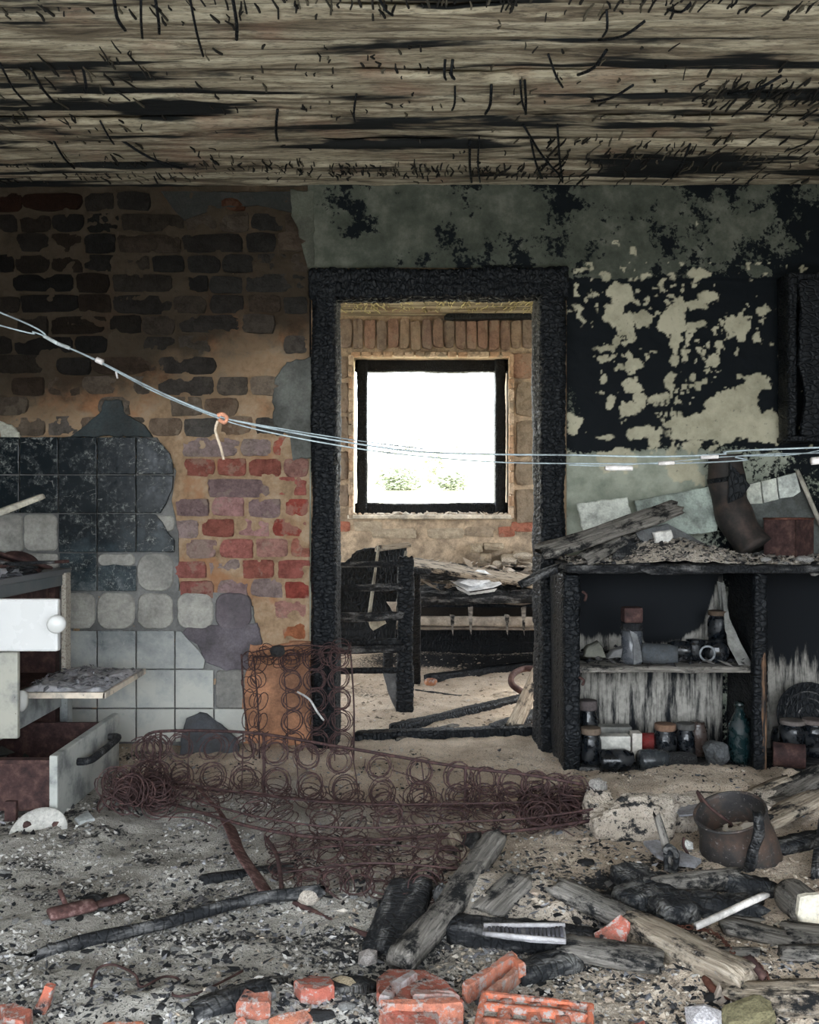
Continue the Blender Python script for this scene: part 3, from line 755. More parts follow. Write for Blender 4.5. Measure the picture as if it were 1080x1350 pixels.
for _ in range(70): spec.append((rs.uniform(0, 200), rs.gauss(140, 45), rs.uniform(.05, .14)))
for _ in range(110): spec.append((rs.uniform(200, 900), rs.uniform(60, 215), rs.uniform(.02, .07)))
spec = [(a, min(max(b, -20), 244), c) for a, b, c in spec]
stubs('reed_stubs', spec, M_STUB, ceil, 8, .002, .0042)
for k, (x0, y0, x1, y1) in enumerate([(250,2,268,74),(790,60,850,28),(762,105,800,66),(723,78,742,115),(690,170,742,235),(150,0,165,40),(186,0,188,50),(204,0,210,44),(306,0,312,52),(498,2,518,20),(587,85,588,105),(597,85,599,104),(686,112,694,150),(692,112,693,150),(648,118,640,150),(600,120,596,145),(735,170,742,240),(160,190,240,222),(0,90,40,140),(40,95,72,135),(110,98,112,122),(132,165,150,190),(70,190,98,222),(366,150,366,185),(470,130,468,160),(780,140,835,112),(960,130,1030,100),(880,20,910,5),(1005,140,1018,112),(620,190,622,240),(632,185,633,240),(700,190,715,235),(885,240,910,190),(800,20,795,48)]):
    Ya, Yb = FPX*(CZ-EYE-.02)/(675-min(y0, 245)), FPX*(CZ-EYE-.03)/(675-min(y1, 245))
    a, b = P(x0, y0, Ya), P(x1, y1, Yb)
    tube('hanging_lath', spline([a+Vector((0, 0, .014)), a.lerp(b, .5)+Vector((.006*math.sin(k), 0, -.006)), b], 3), .0035+.0006*(k % 3), MT['char'], ceil, 5)
ceil2 = boxes('ceiling_far', [(-2.45, 2.45, 3.72, 6.35, CZ+.02, CZ+.12)], M_CEIL, None); ceil2.data.attributes.new('soot', 'FLOAT', 'POINT')
tag(ceil2, 'board ceiling of the far room with pale straw hanging', kind='structure')
spec = [(rs.uniform(446, 706), rs.uniform(398, 414), rs.uniform(.05, .25)) for _ in range(170)]
stubs('straw', spec, mat_tone('pale_straw', [(.0, (.12, .10, .05)), (.3, (.45, .39, .2)), (1, (.7, .62, .36))]), ceil2, 9, .002, .004, CZ+.02)
beam('ceiling_joist', Vector((XB(588), BY-.05, ZB(420))), Vector((XB(760), BY-.05, ZB(417))), .08, .05, MT['char'], ceil2, rag=.03)

# ------------------------------------------------------------------ charred doorway
door = empty('door_1', ((DX0+DX1)/2, 3.55, 0), 'deeply charred black door frame with no door', kind='structure')
CK = dict(amp=.006, crack=.008, seg=.0062, sag=0, rag=.004)
def post(name, pxa, pxb, y0, y1, z0, z1, parent, seed, **kw):
    xa, xb = pxa, pxb
    p0, p1 = Vector(((xa+xb)/2, (y0+y1)/2, z0)), Vector(((xa+xb)/2, (y0+y1)/2, z1))
    k = dict(CK); k.update(kw)
    # frame_to on a vertical axis: local Y runs across, local Z runs in depth
    return beam(name, p0, p1, abs(xb-xa), y1-y0, MT['char'], parent, seed=seed, **k)
post('jamb', XW(411), XW(445), 3.465, 3.70, -.05, ZW(358), door, 5, pitch=(.011, .05))
post('jamb', XW(710), XW(744), 3.45, 3.70, -.03, ZW(358), door, 6, pitch=(.02, .032), amp=.008)
beam('lintel', Vector((XW(408), 3.515, ZW(376))), Vector((XW(748), 3.515, ZW(374))), .11, .115, MT['char'], door, seed=9, **dict(CK, pitch=(.03, .03)))
# ------------------------------------------------------------------ outdoors
def mat_field():
    s = Sh('pale_dry_grass', .95, .1); p = s.pos(); n = s.noise(p, .9, 5, .7)
    return s.done(s.ramp(n, [(.3, (.35, .36, .22)), (.5, (.62, .58, .42)), (.7, (.75, .72, .58))]))
field = boxes('exterior_ground', [(-60, 60, 6.32, 9, -.6, -.5), (-60, -2.46, -.4, 6.4, -.16, -.06), (2.46, 60, -.4, 6.4, -.16, -.06)], mat_field())
yard = boxes('exterior_bounce_ground', [(-60, 60, -50, -.56, -.16, -.06)], MT['solid'], None, 0, (.25, .235, .19)); tag(yard, 'unseen ground added before the open side, bouncing light to the ceiling', kind='structure')  # unseen ground, its colour set by the light it bounces to the ceiling
wall('wall_front_added', [(-2.45, 2.45, -.55, -.35, 1.85, CZ+.12), (-2.45, -2.2, -.55, -.35, -.1, 1.85), (2.2, 2.45, -.55, -.35, -.1, 1.85)], 'added unseen wall around the open front, cutting light to the ceiling', (.25, .23, .2))  # unseen wall added so its lintel dims the ceiling and upper walls
tag(field, 'bleached grass field outside the window', kind='structure')
def bush(name, label, c, r, n, seed, col, cat='shrub', group=None):
    rg = np.random.default_rng(seed); d = rg.normal(size=(n, 3)); d /= np.linalg.norm(d, axis=1)[:, None]
    lob = 1+.35*fbm(d*2+seed, 2, seed)
    pts = d*(lob*rg.random(n)**.35)[:, None]*np.array(r)+np.array(c); pts[:, 2] = np.maximum(pts[:, 2], c[2]-r[2]*.9)
    s = Sh('leaf_'+name, .8, .2); m = s.done(s.ramp(s.attr('tone'), [(0, tuple(v*.6 for v in col)), (1, tuple(min(1, v*1.4) for v in col))]))
    o = chips(name, pts, .04, .11, .3, m, seed)
    return tag(o, label, cat, group)
hx_, hy_ = np.meshgrid(np.linspace(-60, 60, 60), np.linspace(8.9, 90, 60)); hq = np.stack([hx_.ravel(), hy_.ravel(), hx_.ravel()*0], 1)
def slope(y): return -.52+.119*(y-8.9).clip(0, 40)
tag(link('exterior_slope', rawmesh('exterior_slope', np.stack([hq[:, 0], hq[:, 1], slope(hq[:, 1])+.12*fbm(hq*.4, 3, 3)*sstep(8.9, 12, hq[:, 1])], 1), gridfaces(60, 60)), field.data.materials[0]), 'bleached grass slope rising outside the window', kind='structure')
def zs_(y): return float(slope(np.array([y]))[0])
bush('low_shrub', 'low green shrub on the bright slope outside the window, left', (-.35, 26.5, zs_(26.5)+.30), (.75, .5, .42), 700, 1, (.36, .40, .28))
bush('low_shrub', 'small green shrub on the bright slope outside the window, right of centre', (1.25, 26.3, zs_(26.3)+.24), (.55, .45, .32), 450, 2, (.36, .39, .28))
bush('sapling', 'thin pale sapling in the middle of the bright window view', (.72, 28.5, zs_(28.5)+.5), (.4, .35, .55), 200, 3, (.38, .39, .28), 'tree')
for k, (x, w, h, lab) in enumerate([(-3.2, 1.0, .8, 'hazy hedge far outside the window, at its left edge'), (-.4, 1.2, .6, 'hazy hedge far outside the window, left of its middle'), (3.0, 1.6, 1.2, 'tall hazy hedge far outside the window, right side')]):
    bush('hedge', lab, (x, 46, zs_(46)+h*.6), (w, 1, h), 500, 10+k, (.34, .34, .30), 'hedge')
# ================================================================== OBJECTS
M_ASHCHIP = mat_tone('ash_and_plaster_crumbs', [(.0, (.12, .12, .12)), (.3, (.34, .33, .31)), (.7, (.52, .50, .47)), (1, (.70, .68, .65))])
M_SANDCHIP = mat_tone('sandy_crumbs', [(.0, (.14, .12, .10)), (.35, (.44, .36, .28)), (.75, (.62, .53, .43)), (1, (.74, .68, .60))])
M_CHARCHIP = mat_tone('charcoal_crumbs', [(.0, (.010, .011, .013)), (.7, (.03, .032, .036)), (1, (.10, .10, .105))], .7)
M_GREYCHIP = mat_tone('bluish_ash_flakes', [(.0, (.06, .062, .07)), (.4, (.21, .21, .225)), (1, (.46, .46, .49))])

# ------------------------------------------------------------------ kitchen range at the left
SX = -1.25
stove = empty('kitchen_range', (-1.6, 3.0, 0), 'wrecked enamelled kitchen range at the left edge with its doors hanging open', 'stove')
GE = (.42, .44, .42)
boxes('body', [(-2.05, SX-.03, 2.72, 2.75, .02, .69), (-2.05, SX-.03, 3.26, 3.30, .02, .69), (-2.05, -2.02, 2.72, 3.30, .02, .69), (-2.05, SX-.03, 2.74, 3.28, .30, .33), (-2.05, SX-.03, 2.74, 3.28, .475, .49), (-2.05, SX-.03, 2.74, 3.28, .02, .05)], MT['rust'], stove)
boxes('top_plate', [(-2.08, SX+.005, 2.70, 3.325, .685, .705)], MT['enamel2'], stove, .004, (.13, .14, .15))
boxes('front_rail', [(SX-.03, SX, 2.72, 3.28, .645, .685)], MT['enamel2'], stove, .004, (.10, .12, .13))
boxes('inner_panel', [(SX-.05, SX-.03, 2.76, 3.2, .49, .64)], MT['rust'], stove)
boxes('corner_strip', [(SX-.005, SX+.012, 3.25, 3.30, .33, .69)], mat_rust('flaking_white_enamel', (.08, .035, .025), (.58, .54, .46), (.12, .05, .03), .7, 75), stove, .003)
boxes('lower_front', [(SX-.03, SX-.004, 2.70, 3.27, .21, .325)], MT['enamel2'], stove, .004, (.40, .42, .415))
boxes('corner_post', [(SX-.01, SX+.018, 3.25, 3.30, .02, .325)], MT['enamel2'], stove, .003, (.36, .38, .375))
boxes('side_panel', [(-1.60, P(26, 0, 2.66).x, 2.645, 2.665, .245, .50)], MT['enamel2'], stove, .005, (.40, .39, .335))
od = boxes('oven_door', [(-1.55, P(79, 0, 2.6).x, 2.585, 2.61, P(0, 858, 2.6).z, P(0, 789, 2.6).z)], MT['enamel'], stove, .007, (.62, .62, .615))
kp = P(72, 820, 2.56)
lathe('knob', [(.008, 0), (.010, .02), (.021, .024), (.026, .034), (.026, .046), (.021, .054), (0, .056)], MT['enamel'], Matrix.Translation((kp.x, 2.588, kp.z)) @ Matrix.Rotation(math.pi/2+.12, 4, 'X') @ Matrix.Rotation(.25, 4, 'Y'), od, 24, color=(.66, .66, .645))
# the oven flap, dropped open and level, and the pan drawer pulled out
fx1 = -0.965
fl = boxes('oven_flap', [(SX-.0, fx1, 2.86, 3.29, .318, .336)], MT['enamel2'], stove, .004, (.80, .77, .70))
boxes('flap_lip', [(SX+.03, fx1+.003, 2.853, 2.862, .320, .339), (fx1-.006, fx1+.004, 2.853, 3.292, .320, .339)], MT['enamel2'], fl, .002, (.72, .62, .50))
lathe('flap_hinge', [(.0, 0), (.026, .002), (.028, .02), (.02, .028), (0, .03)], MT['enamel2'], Matrix.Translation((SX+.035, 2.845, .318)) @ Matrix.Rotation(math.pi/2, 4, 'X') @ Matrix.Diagonal((.6, 1.2, 1, 1)), fl, 20, color=(.75, .75, .72))
n = 420; rr = np.random.default_rng(9)
ax, ay = rr.uniform(SX+.01, fx1-.012, n), rr.uniform(2.875, 3.28, n)
ahz = .338+.012*np.clip(fbm(np.stack([ax, ay, ax*0], 1)*14, 2, 5)+.5, 0, 1.3)
gx, gy = np.meshgrid(np.linspace(SX+.005, fx1-.010, 44), np.linspace(2.868, 3.285, 52)); qx = np.stack([gx.ravel(), gy.ravel(), gx.ravel()*0], 1)
gzz = .337+np.clip(.009+.014*fbm(qx*16, 3, 6)+.006*fbm(qx*50, 2, 7), 0, 1)*np.clip(np.minimum(np.minimum(gx.ravel()-SX-.004, fx1-.009-gx.ravel()), np.minimum(gy.ravel()-2.866, 3.287-gy.ravel()))/.02, 0, 1)
s_ = Sh('flaking_ash', .95, .15); v_ = s_.pos(); n_ = s_.noise(v_, 45, 5, .7); MT['ash'] = s_.done(s_.ramp(n_, [(.3, (.14, .14, .15)), (.45, (.38, .375, .395)), (.7, (.58, .57, .58))]))
tag(link('ash_layer', rawmesh('ash_layer', np.stack([qx[:, 0], qx[:, 1], gzz], 1), gridfaces(52, 44)), MT['ash']), 'grey flaking ash spread over the open oven flap', 'ash', kind='stuff')
tag(chips('ash_flakes', np.stack([ax, ay, ahz+.004], 1), .003, .016, .2, M_GREYCHIP, 7), 'curled grey ash flakes lying on the open oven flap', 'ash', kind='stuff')
dr = empty('drawer', (-1.3, 2.9, .02)); dr.parent = stove; dr.matrix_parent_inverse = stove.matrix_basis.inverted()
boxes('drawer_side', [(-1.75, -1.05, 2.665, 2.68, .03, .172)], MT['rust'], dr, .003)
boxes('drawer_box', [(-1.75, -1.05, 3.16, 3.175, .03, .172), (-1.75, -1.06, 2.67, 3.17, .025, .04), (-1.76, -1.745, 2.665, 3.175, .03, .172), (-1.75, -1.05, 2.655, 2.69, .168, .180)], MT['rust'], dr, .002)
df = [Vector((-1.03, 2.645, .012)), Vector((-1.03, 3.20, .012)), Vector((-1.03, 3.20, .195)), Vector((-1.03, 2.645, .195))]
boxes('drawer_front', [(-1.055, -1.03, 2.64, 3.205, .005, .197)], MT['enamel2'], dr, .005, (.44, .45, .42))
tube('drawer_handle', spline([(-1.03, 2.80, .135), (-.995, 2.81, .137), (-.988, 2.90, .14), (-.988, 3.0, .142), (-.995, 3.08, .142), (-1.03, 3.09, .14)], 4), .012, MT['charash'], dr, 8)
boxes('drawer_foot', [(-1.19, -1.155, 2.648, 2.668, -.02, .06)], MT['rust'], dr, .004)
rr = np.random.default_rng(19); n = 120
tag(chips('drawer_debris', np.stack([rr.uniform(-1.7, -1.08, n), rr.uniform(2.72, 3.13, n), np.full(n, .055)+rr.random(n)*.03], 1), .01, .04, .5, mat_tone('greenish_black_litter', [(0, (.01, .012, .012)), (.7, (.05, .06, .05)), (1, (.16, .16, .14))]), 3), 'dark burnt litter inside the pulled-out range drawer', 'debris', kind='stuff')
# things lying on the range
tag(beam('wooden_strip', P(-60, 698, 2.80), P(56, 654, 3.02), .035, .02, MT['solid'], color=(.62, .58, .48), amp=.002, rag=.01), 'pale painted wooden strip poking up from the range top at left edge', 'strip')
pn = empty('iron_pan', (-1.33, 3.05, .705), 'rusty brown pan half buried in scraps on the range', 'pan')
lathe('bowl', [(.0, .0), (.06, .002), (.075, .03), (.078, .055), (.074, .055), (.07, .03), (.055, .008), (0, .006)], MT['rust'], Matrix.Translation((-1.335, 3.10, .745)) @ Matrix.Rotation(2.5, 4, 'X'), pn, 28)
tube('pan_handle', [(-1.38, 3.05, .745), (-1.5, 2.9, .765), (-1.58, 2.8, .785)], .011, MT['rust'], pn, 8)
for k, (a, b, w, m, lab) in enumerate([
    ((-30, 722, 2.85), (60, 748, 3.05), .07, 'rust', 'brown rusted sheet scrap lying across the range top'),
    ((-20, 738, 2.8), (48, 758, 2.95), .045, 'charash', 'grey scorched slat lying on the range beside the pan'),
    ((-25, 770, 2.76), (88, 752, 3.12), .03, 'rust', 'curved rusty strip along the front of the range top'),
    ((10, 772, 2.74), (70, 765, 2.86), .04, 'charash', 'short grey splinter at the near corner of the range top')]):
    A, B = P(*a), P(*b); A.z = max(A.z, .716+.012*k); B.z = max(B.z, .716+.012*k)
    tag(beam('metal_scrap' if m == 'rust' else 'wood_scrap', A, B, w, .012, MT[m], bend=.012, amp=.004), lab, 'scrap')
rr = np.random.default_rng(29); n = 350
tag(chips('range_debris', np.stack([rr.uniform(-1.75, SX-.01, n), rr.uniform(2.74, 3.28, n), .708+rr.random(n)**2*.03], 1), .008, .05, .3, M_GREYCHIP, 3), 'loose grey ash scraps covering the range top', 'debris', kind='stuff')

# ------------------------------------------------------------------ burnt shelf unit at the right
CY0, CY1 = 3.165, 3.475
def YC(y): return 3.165+(y-3.03)*.70
def XC(px, Y=CY0): return (px-540)/FPX*Y
def ZC(py, Y=CY0): return EYE-(py-675)/FPX*Y
cab = empty('shelf_unit', (1.1, 3.25, 0), 'burnt open kitchen cupboard with two shelves beside the doorway at right', 'cupboard')
xl0, xl1, xr0, xr1 = XC(742), XC(767), XC(994), XC(1017)
CB = dict(amp=.004, crack=.004, seg=.009, rag=.006)
zt = ZC(757)
# (vertical timbers: width runs across, height runs in depth)
beam('side_panel', Vector(((xl0+xl1)/2+.004, (CY0+CY1)/2+.01, -.02)), Vector(((xl0+xl1)/2, (CY0+CY1)/2+.01, zt)), xl1-xl0, CY1-CY0, MT['char'], cab, seed=21, **CB)
beam('divider', Vector(((xr0+xr1)/2-.004, (CY0+CY1)/2, -.03)), Vector(((xr0+xr1)/2-.004, (CY0+CY1)/2, zt)), .03, CY1-CY0-.01, MT['char'], cab, seed=22, **CB)
beam('front_stile', Vector((XC(1000), CY0+.0, -.04)), Vector((XC(1002), CY0, zt)), .05, .04, MT['char'], cab, seed=25, **CB)
s_ = Sh('split_charred_stile', .7, .3); v_ = s_.obj(); n_ = s_.noise(s_.sc(v_, (1, 14, 14)), 7, 5, .7)
beam('stile_splinter', Vector((XC(1006), CY0-.012, -.03)), Vector((XC(1004), CY0-.012, .42)), .018, .02, s_.done(s_.ramp(n_, [(.45, (.012, .012, .013)), (.6, (.20, .11, .06)), (.75, (.36, .25, .17))])), cab, amp=.004, rag=.05)
beam('far_side_panel', Vector((1.90, (CY0+CY1)/2, -.02)), Vector((1.90, (CY0+CY1)/2, zt)), .04, CY1-CY0, MT['char'], cab, seed=23, **CB)
beam('top_board', Vector((XC(748), (CY0+CY1)/2-.005, zt+.018)), Vector((1.94, (CY0+CY1)/2-.005, zt+.018)), CY1-CY0+.03, .034, MT['charash'], cab, seed=24, amp=.006, crack=.004, seg=.012, rag=.01)
ztop = zt+.036
zs = ZC(884)
beam('shelf', Vector((xl1-.01, (CY0+CY1)/2, zs)), Vector((xr0+.005, (CY0+CY1)/2, zs)), CY1-CY0-.02, .026, MT['ash_wood'], cab, seed=26, amp=.003, rag=.002)
beam('base_board', Vector((xl1-.01, (CY0+CY1)/2, -.002)), Vector((1.88, (CY0+CY1)/2, -.002)), CY1-CY0-.03, .022, MT['charash'], cab, seed=27, amp=.003, rag=.002)
def mat_backpanel():
    s = Sh('smoke_streaked_back_panel', .85, .2); p = s.pos(); so = s.attr('soot')
    n = s.noise(s.sc(p, (1, 1, .12)), 34, 5, .7); f = s.noise(p, 50, 4, .7)
    k = s.math('ADD', so, s.math('MULTIPLY', s.math('SUBTRACT', n, .5), 2.4))
    c = s.mix(s.ss(f, .4, .7), (.36, .34, .305), (.25, .24, .215)); c = s.mix(s.ss(k, .18, .74), c, (.008, .0095, .012))
    s.bump(n, .3, .004); return s.done(c)
def back(name, x0, x1, z0, z1, fn):
    gx, gz2 = np.arange(x0, x1, .008), np.arange(z0, z1, .008); A, B = np.meshgrid(gx, gz2); x, z = A.ravel(), B.ravel()
    y = CY1+.004*fbm(np.stack([x*3, z*3, x*0], 1), 2, 3)
    o = link(name, rawmesh(name, np.stack([x, y, z], 1), gridfaces(len(gz2), len(gx)), attrs={'soot': fn(x, z)}), M_BACK, cab)
    md = o.modifiers.new('thick', 'SOLIDIFY'); md.thickness = .012; md.offset = -1
M_BACK = mat_backpanel()
def soot1(x, z):
    px, py = 540+x*FPX/CY1, 675-(z-EYE)*FPX/CY1; q = np.stack([x, z, x*0], 1)
    top = 1.35-1.1*sstep(-4, 22, py-np.interp(px, [740, 800, 850, 900, 925, 945, 960], [824, 826, 838, 826, 806, 760, 730])+14*fbm(q*6, 3, 2))
    low = np.interp(py, [870, 885, 900, 945, 965, 985, 1010], [.75, .62, .42, .36, .50, .66, .7])+.16*fbm(q*4, 2, 4)
    return np.where(py < 868, top, low)
back('back_panel', xl1-.03, xr0-.0, -.02, zt, soot1)
def soot2(x, z):
    py = 675-(z-EYE)*FPX/CY1; q = np.stack([x, z, x*0], 1)
    return np.interp(py+24*fbm(q*5, 3, 8), [780, 830, 880, 960, 1000], [1.35, 1.2, .40, .12, .4])
back('back_panel', xr1-.03, 1.86, -.02, zt, soot2)
tube('hinge_pin', spline([P(768, 780, CY0-.01), P(773, 784, CY0-.02), P(771, 792, CY0-.01)], 3), .005, MT['rust'], cab, 6)
tube('hinge_pin', spline([P(764, 893, CY0-.01), P(770, 897, CY0-.02), P(768, 903, CY0-.01)], 3), .005, MT['rust'], cab, 6)
# a charred branch-like end sticking out at the left corner
tag(beam('charred_stick', P(690, 771, 3.12), P(738, 748, 3.17), .035, .03, MT['charash'], amp=.006, bend=.01), 'short grey charred stick poking left from the cupboard corner', 'stick')

M_FLK = mat_tone('shelf_scraps', [(0, (.012, .013, .015)), (.6, (.05, .05, .055)), (1, (.20, .19, .18))], .8)
# jars, tins and bottles -------------------------------------------------
GL = (.006, .008, .011)
def jar(px, pyb, Y, wpx, hpx, label, z=None, lid=None, cat='jar', color=GL, lie=None, open_=False, yaw=0., mat='glass', group=None):
    s = Y/FPX; r, h = wpx*s/2, hpx*s
    x = (px-540)*s; z = z if z is not None else EYE-(pyb-675)*s
    o = empty(cat, (x, Y, z), label, cat, group)
    if lie is None: M4 = Matrix.Translation((x, Y, z))
    else: M4 = Matrix.Translation((x, Y, z+r)) @ Matrix.Rotation(lie, 4, 'Z') @ Matrix.Rotation(math.pi/2, 4, 'Y') @ Matrix.Translation((0, 0, -h/2))
    hh = h*(.86 if lid else 1)
    prof = [(0, .0), (r*.88, 0), (r, h*.06), (r*1.0, hh*.40), (r*1.02, hh*.52), (r*.99, hh*.78), (r*.84, hh*.90), (r*.80, hh*.93), (r*.82, hh)]
    if open_: prof += [(r*.72, hh), (r*.72, hh*.5), (0, hh*.48)]
    else: prof += [(0, hh)]
    lathe('glass_body', prof, MT[mat], M4, o, 24, jit=.003, seed=int(px), color=color)
    if lid: lathe('lid', [(0, hh*.97), (r*.93, hh*.97), (r*.96, hh*1.0), (r*.95, h), (r*.85, h*1.01), (0, h)], MT['solid'], M4, o, 24, color=lid)
    return o
sy = zs+.015
def tin(name, prof, px, Y, z, label, cat, mat, color=None, rot=None, parts=()):
    o = empty(name, ((px-540)/FPX*Y, Y, z), label, cat)
    M4 = Matrix.Translation(((px-540)/FPX*Y, Y, z)) @ (rot or Matrix())
    lathe('body', prof, mat, M4, o, 28, jit=.003, seed=int(px), color=color)
    for nme, pr, m, c in parts: lathe(nme, pr, m, M4, o, 28, jit=.001, color=c)
    return o
tin('stacked_tins', [(0, 0), (.040, 0), (.043, .01), (.038, .05), (.038, .11), (.036, .118), (0, .12)], 833, YC(3.14), sy, 'tall scorched tin with a purplish square cap on the upper shelf', 'tin', MT['glass'], (.06, .065, .075),
    parts=[('ring', [(.0, .118), (.037, .118), (.040, .124), (.036, .132), (.039, .138), (.034, .145), (0, .146)], MT['charash'], None)])
boxes('cap', [(XC(833, YC(3.14))-.034, XC(833, YC(3.14))+.034, YC(3.14)-.03, YC(3.14)+.03, sy+.145, sy+.20)], MT['rust'], bpy.data.objects['stacked_tins'], .008)
wplate('peeling_label', [(831, 832), (840, 836), (845, 850), (847, 872), (836, 876), (835, 850)], YC(3.14)-.046, .004, MT['solid'], bpy.data.objects['stacked_tins'], (.22, .23, .24), seed=2)
jar(870, 0, YC(3.10), 27, 46, 'grey sooted open jar lying on its side on the upper shelf', z=sy, lie=-.25, open_=True, color=(.07, .08, .09), mat='solid')
jar(896, 0, YC(3.22), 26, 30, 'dark sooted jar lying with its cork-like end on upper shelf', z=sy, lie=2.9, color=GL)
jar(916, 0, YC(3.22), 26, 27, 'squat black jar in the middle of the upper shelf', z=sy)
jar(933, 0, YC(3.24), 17, 25, 'narrow black jar between squat jar and lying jar, upper shelf', z=sy)
jar(947, 0, YC(3.33), 27, 36, 'dark jar with brown lid at the back of the upper shelf', z=sy+.07, lid=(.10, .07, .05))
jar(948, 0, YC(3.33), 32, 24, 'wide black jar carrying another jar, back of the upper shelf', z=sy, color=GL)
o = jar(944, 0, YC(3.17), 27, 30, 'black jar lying with its shiny round bottom toward the room', z=sy, lie=math.pi/2, color=GL)
tube('bottom_ring', [Vector((XC(944, 3.13)+.026*math.cos(a), YC(3.17)-.044, sy+.036+.026*math.sin(a))) for a in np.linspace(0, 2*np.pi, 28, endpoint=False)], .004, MT['solid'], o, 6, True, color=(.22, .24, .26))
wplate('hanging_wallpaper', [(946, 766), (955, 768), (962, 815), (978, 850), (990, 872), (994, 880), (975, 878), (960, 850), (955, 820), (948, 800)], [3.43, 3.40, 3.33, 3.26, 3.21, 3.19, 3.20, 3.24, 3.33, 3.42], .005, MT['solid'], cab, (.30, .30, .28), seed=6)
rr = np.random.default_rng(39); n = 260
px_ = rr.uniform(768, 985, n); Yc = rr.uniform(3.19, 3.46, n)
keep = np.abs((px_-540)/FPX*Yc-.9) < .32
tag(chips('shelf_debris', np.stack([(px_-540)/FPX*Yc, Yc, sy+.004+rr.random(n)**2*.025], 1)[keep], .005, .024, .4, M_FLK, 5), 'burnt scraps and flakes lying along the upper shelf', 'debris', kind='stuff')
tag(wplate('burnt_packet', [(770, 866), (776, 852), (790, 846), (796, 852), (800, 868)], YC(3.12), .05, MT['paper'], None, (.13, .13, .11), seed=5), 'crumpled burnt packet at the left end of the upper shelf', 'packet')
tag(wplate('burnt_packet', [(802, 868), (808, 858), (822, 854), (826, 868)], YC(3.13), .05, MT['paper'], None, (.16, .16, .16), seed=6), 'dark crumpled packet just left of the tall scorched tin', 'packet')
bz = .012
jar(779, 0, YC(3.13), 28, 46, 'dark sooted jar with rusty lid at lower shelf, left end', z=bz, lid=(.16, .12, .09))
jar(775, 0, YC(3.30), 26, 70, 'tall dark jar behind the rusty-lidded jar, lower shelf left end', z=bz, lid=(.12, .10, .10))
jar(877, 0, YC(3.20), 29, 46, 'dark jar with orange-brown lid in the middle of the lower shelf', z=bz, lid=(.20, .12, .08))
jar(904, 0, YC(3.24), 25, 44, 'black jar with dusty grey lid right of the orange-lidded jar', z=bz, lid=(.12, .12, .115))
jar(920, 0, YC(3.27), 24, 44, 'plain brownish black tin at right end of the jar row', z=bz, color=(.05, .035, .03), cat='tin')
jar(858, 0, YC(3.24), 22, 30, 'red tin lying behind a white carton on the lower shelf', z=bz+.025, lie=0., color=(.16, .015, .015), cat='tin', mat='solid')
jar(812, 0, YC(3.06), 30, 44, 'black bottle lying on its side at front of lower shelf, left', z=bz-.02, lie=.05, color=GL, cat='bottle')
jar(862, 0, YC(3.06), 30, 40, 'dusty black bottle lying at front of lower shelf, centre', z=bz-.02, lie=.1, color=(.04, .045, .05), cat='bottle')
boxes_o = boxes('carton', [(XC(787, 3.24), XC(831, 3.24), 3.23, 3.28, bz+.02, ZC(970, 3.24))], MT['paper'], None, .004, (.58, .57, .52)); tag(boxes_o, 'white carton lying among jars on the lower shelf', 'carton')
boxes_o = boxes('carton', [(XC(833, 3.25), XC(846, 3.25), 3.24, 3.29, bz, ZC(966, 3.25))], MT['paper'], None, .003, (.52, .49, .44)); tag(boxes_o, 'upright grey carton end beside the red tin', 'carton')
tag(boxes('carton', [(XC(784, 3.35), XC(832, 3.35), 3.33, 3.39, bz, ZC(957, 3.35))], MT['paper'], None, .004, (.24, .24, .22)), 'grey scorched box behind the white carton', 'carton')
tag(stone('charred_block', Vector((XC(898, 3.17), 3.185, .028)), (.062, .035, .036), MT['charash'], 8, (0, 0, .05)), 'ash covered black block at the front of the lower shelf', 'block')
tag(stone('crumpled_sheet', Vector((XC(946, 3.22), 3.23, .045)), (.045, .04, .042), MT['paper'], 18, None, None, 3, (.10, .105, .11), .6), 'crumpled grey sheet between the charred block and green bottle', 'sheet')
bt = empty('glass_bottle', (XC(975, 3.25), 3.25, bz), 'dark green glass bottle standing at right end of the lower shelf', 'bottle')
lathe('glass_body', [(0, 0), (.040, 0), (.042, .012), (.041, .07), (.0395, .085), (.041, .10), (.040, .125), (.028, .155), (.017, .175), (.015, .195), (0, .195)], MT['glass'], Matrix.Translation(bt.location), bt, 28, color=(.006, .018, .02))
lathe('bottle_neck', [(0, .193), (.015, .193), (.018, .198), (.018, .212), (.013, .216), (0, .216)], MT['glass'], Matrix.Translation(bt.location), bt, 20, color=(.012, .02, .02))
pl = empty('round_grill', (XC(1066, 3.3), 3.36, bz), 'round blackened pan leaning in the right cupboard compartment', 'pan')
Mp = Matrix.Translation((XC(1070, 3.34), 3.36, ZC(946, 3.34))) @ Matrix.Rotation(math.pi/2-.25, 4, 'X')
lathe('pan_body', [(0, 0), (.05, .001), (.10, .004), (.118, .016), (.125, .018), (.125, .012), (.11, -.006), (0, -.008)], MT['char'], Mp, pl, 40)
for r_ in (.04, .065, .09): tube('ridge', [Mp @ Vector((r_*math.cos(a), r_*math.sin(a), .004)) for a in np.linspace(0, 2*np.pi, 32, endpoint=False)], .003, MT['charash'], pl, 5, True)
for k in range(16):
    a = 2*math.pi*k/16; stone('rivet', Mp @ Vector((.112*math.cos(a), .112*math.sin(a), .015)), (.006, .006, .004), MT['charash'], k, (0, 0, 0), pl, 1)
jar(1045, 0, YC(3.22), 34, 30, 'black jar with pale rusted lid in the right compartment', z=bz+.055, lid=(.15, .13, .12)); jar(1074, 0, YC(3.2), 32, 34, 'shiny black jar at the right edge of the right compartment', z=bz+.05, lid=(.16, .13, .12))
jar(1047, 0, YC(3.3), 40, 24, 'wide black pot under the rusted-lid jar, right compartment', z=bz-.012); jar(1076, 0, YC(3.3), 40, 24, 'wide black pot beneath the shiny jar at the frame edge', z=bz-.012)
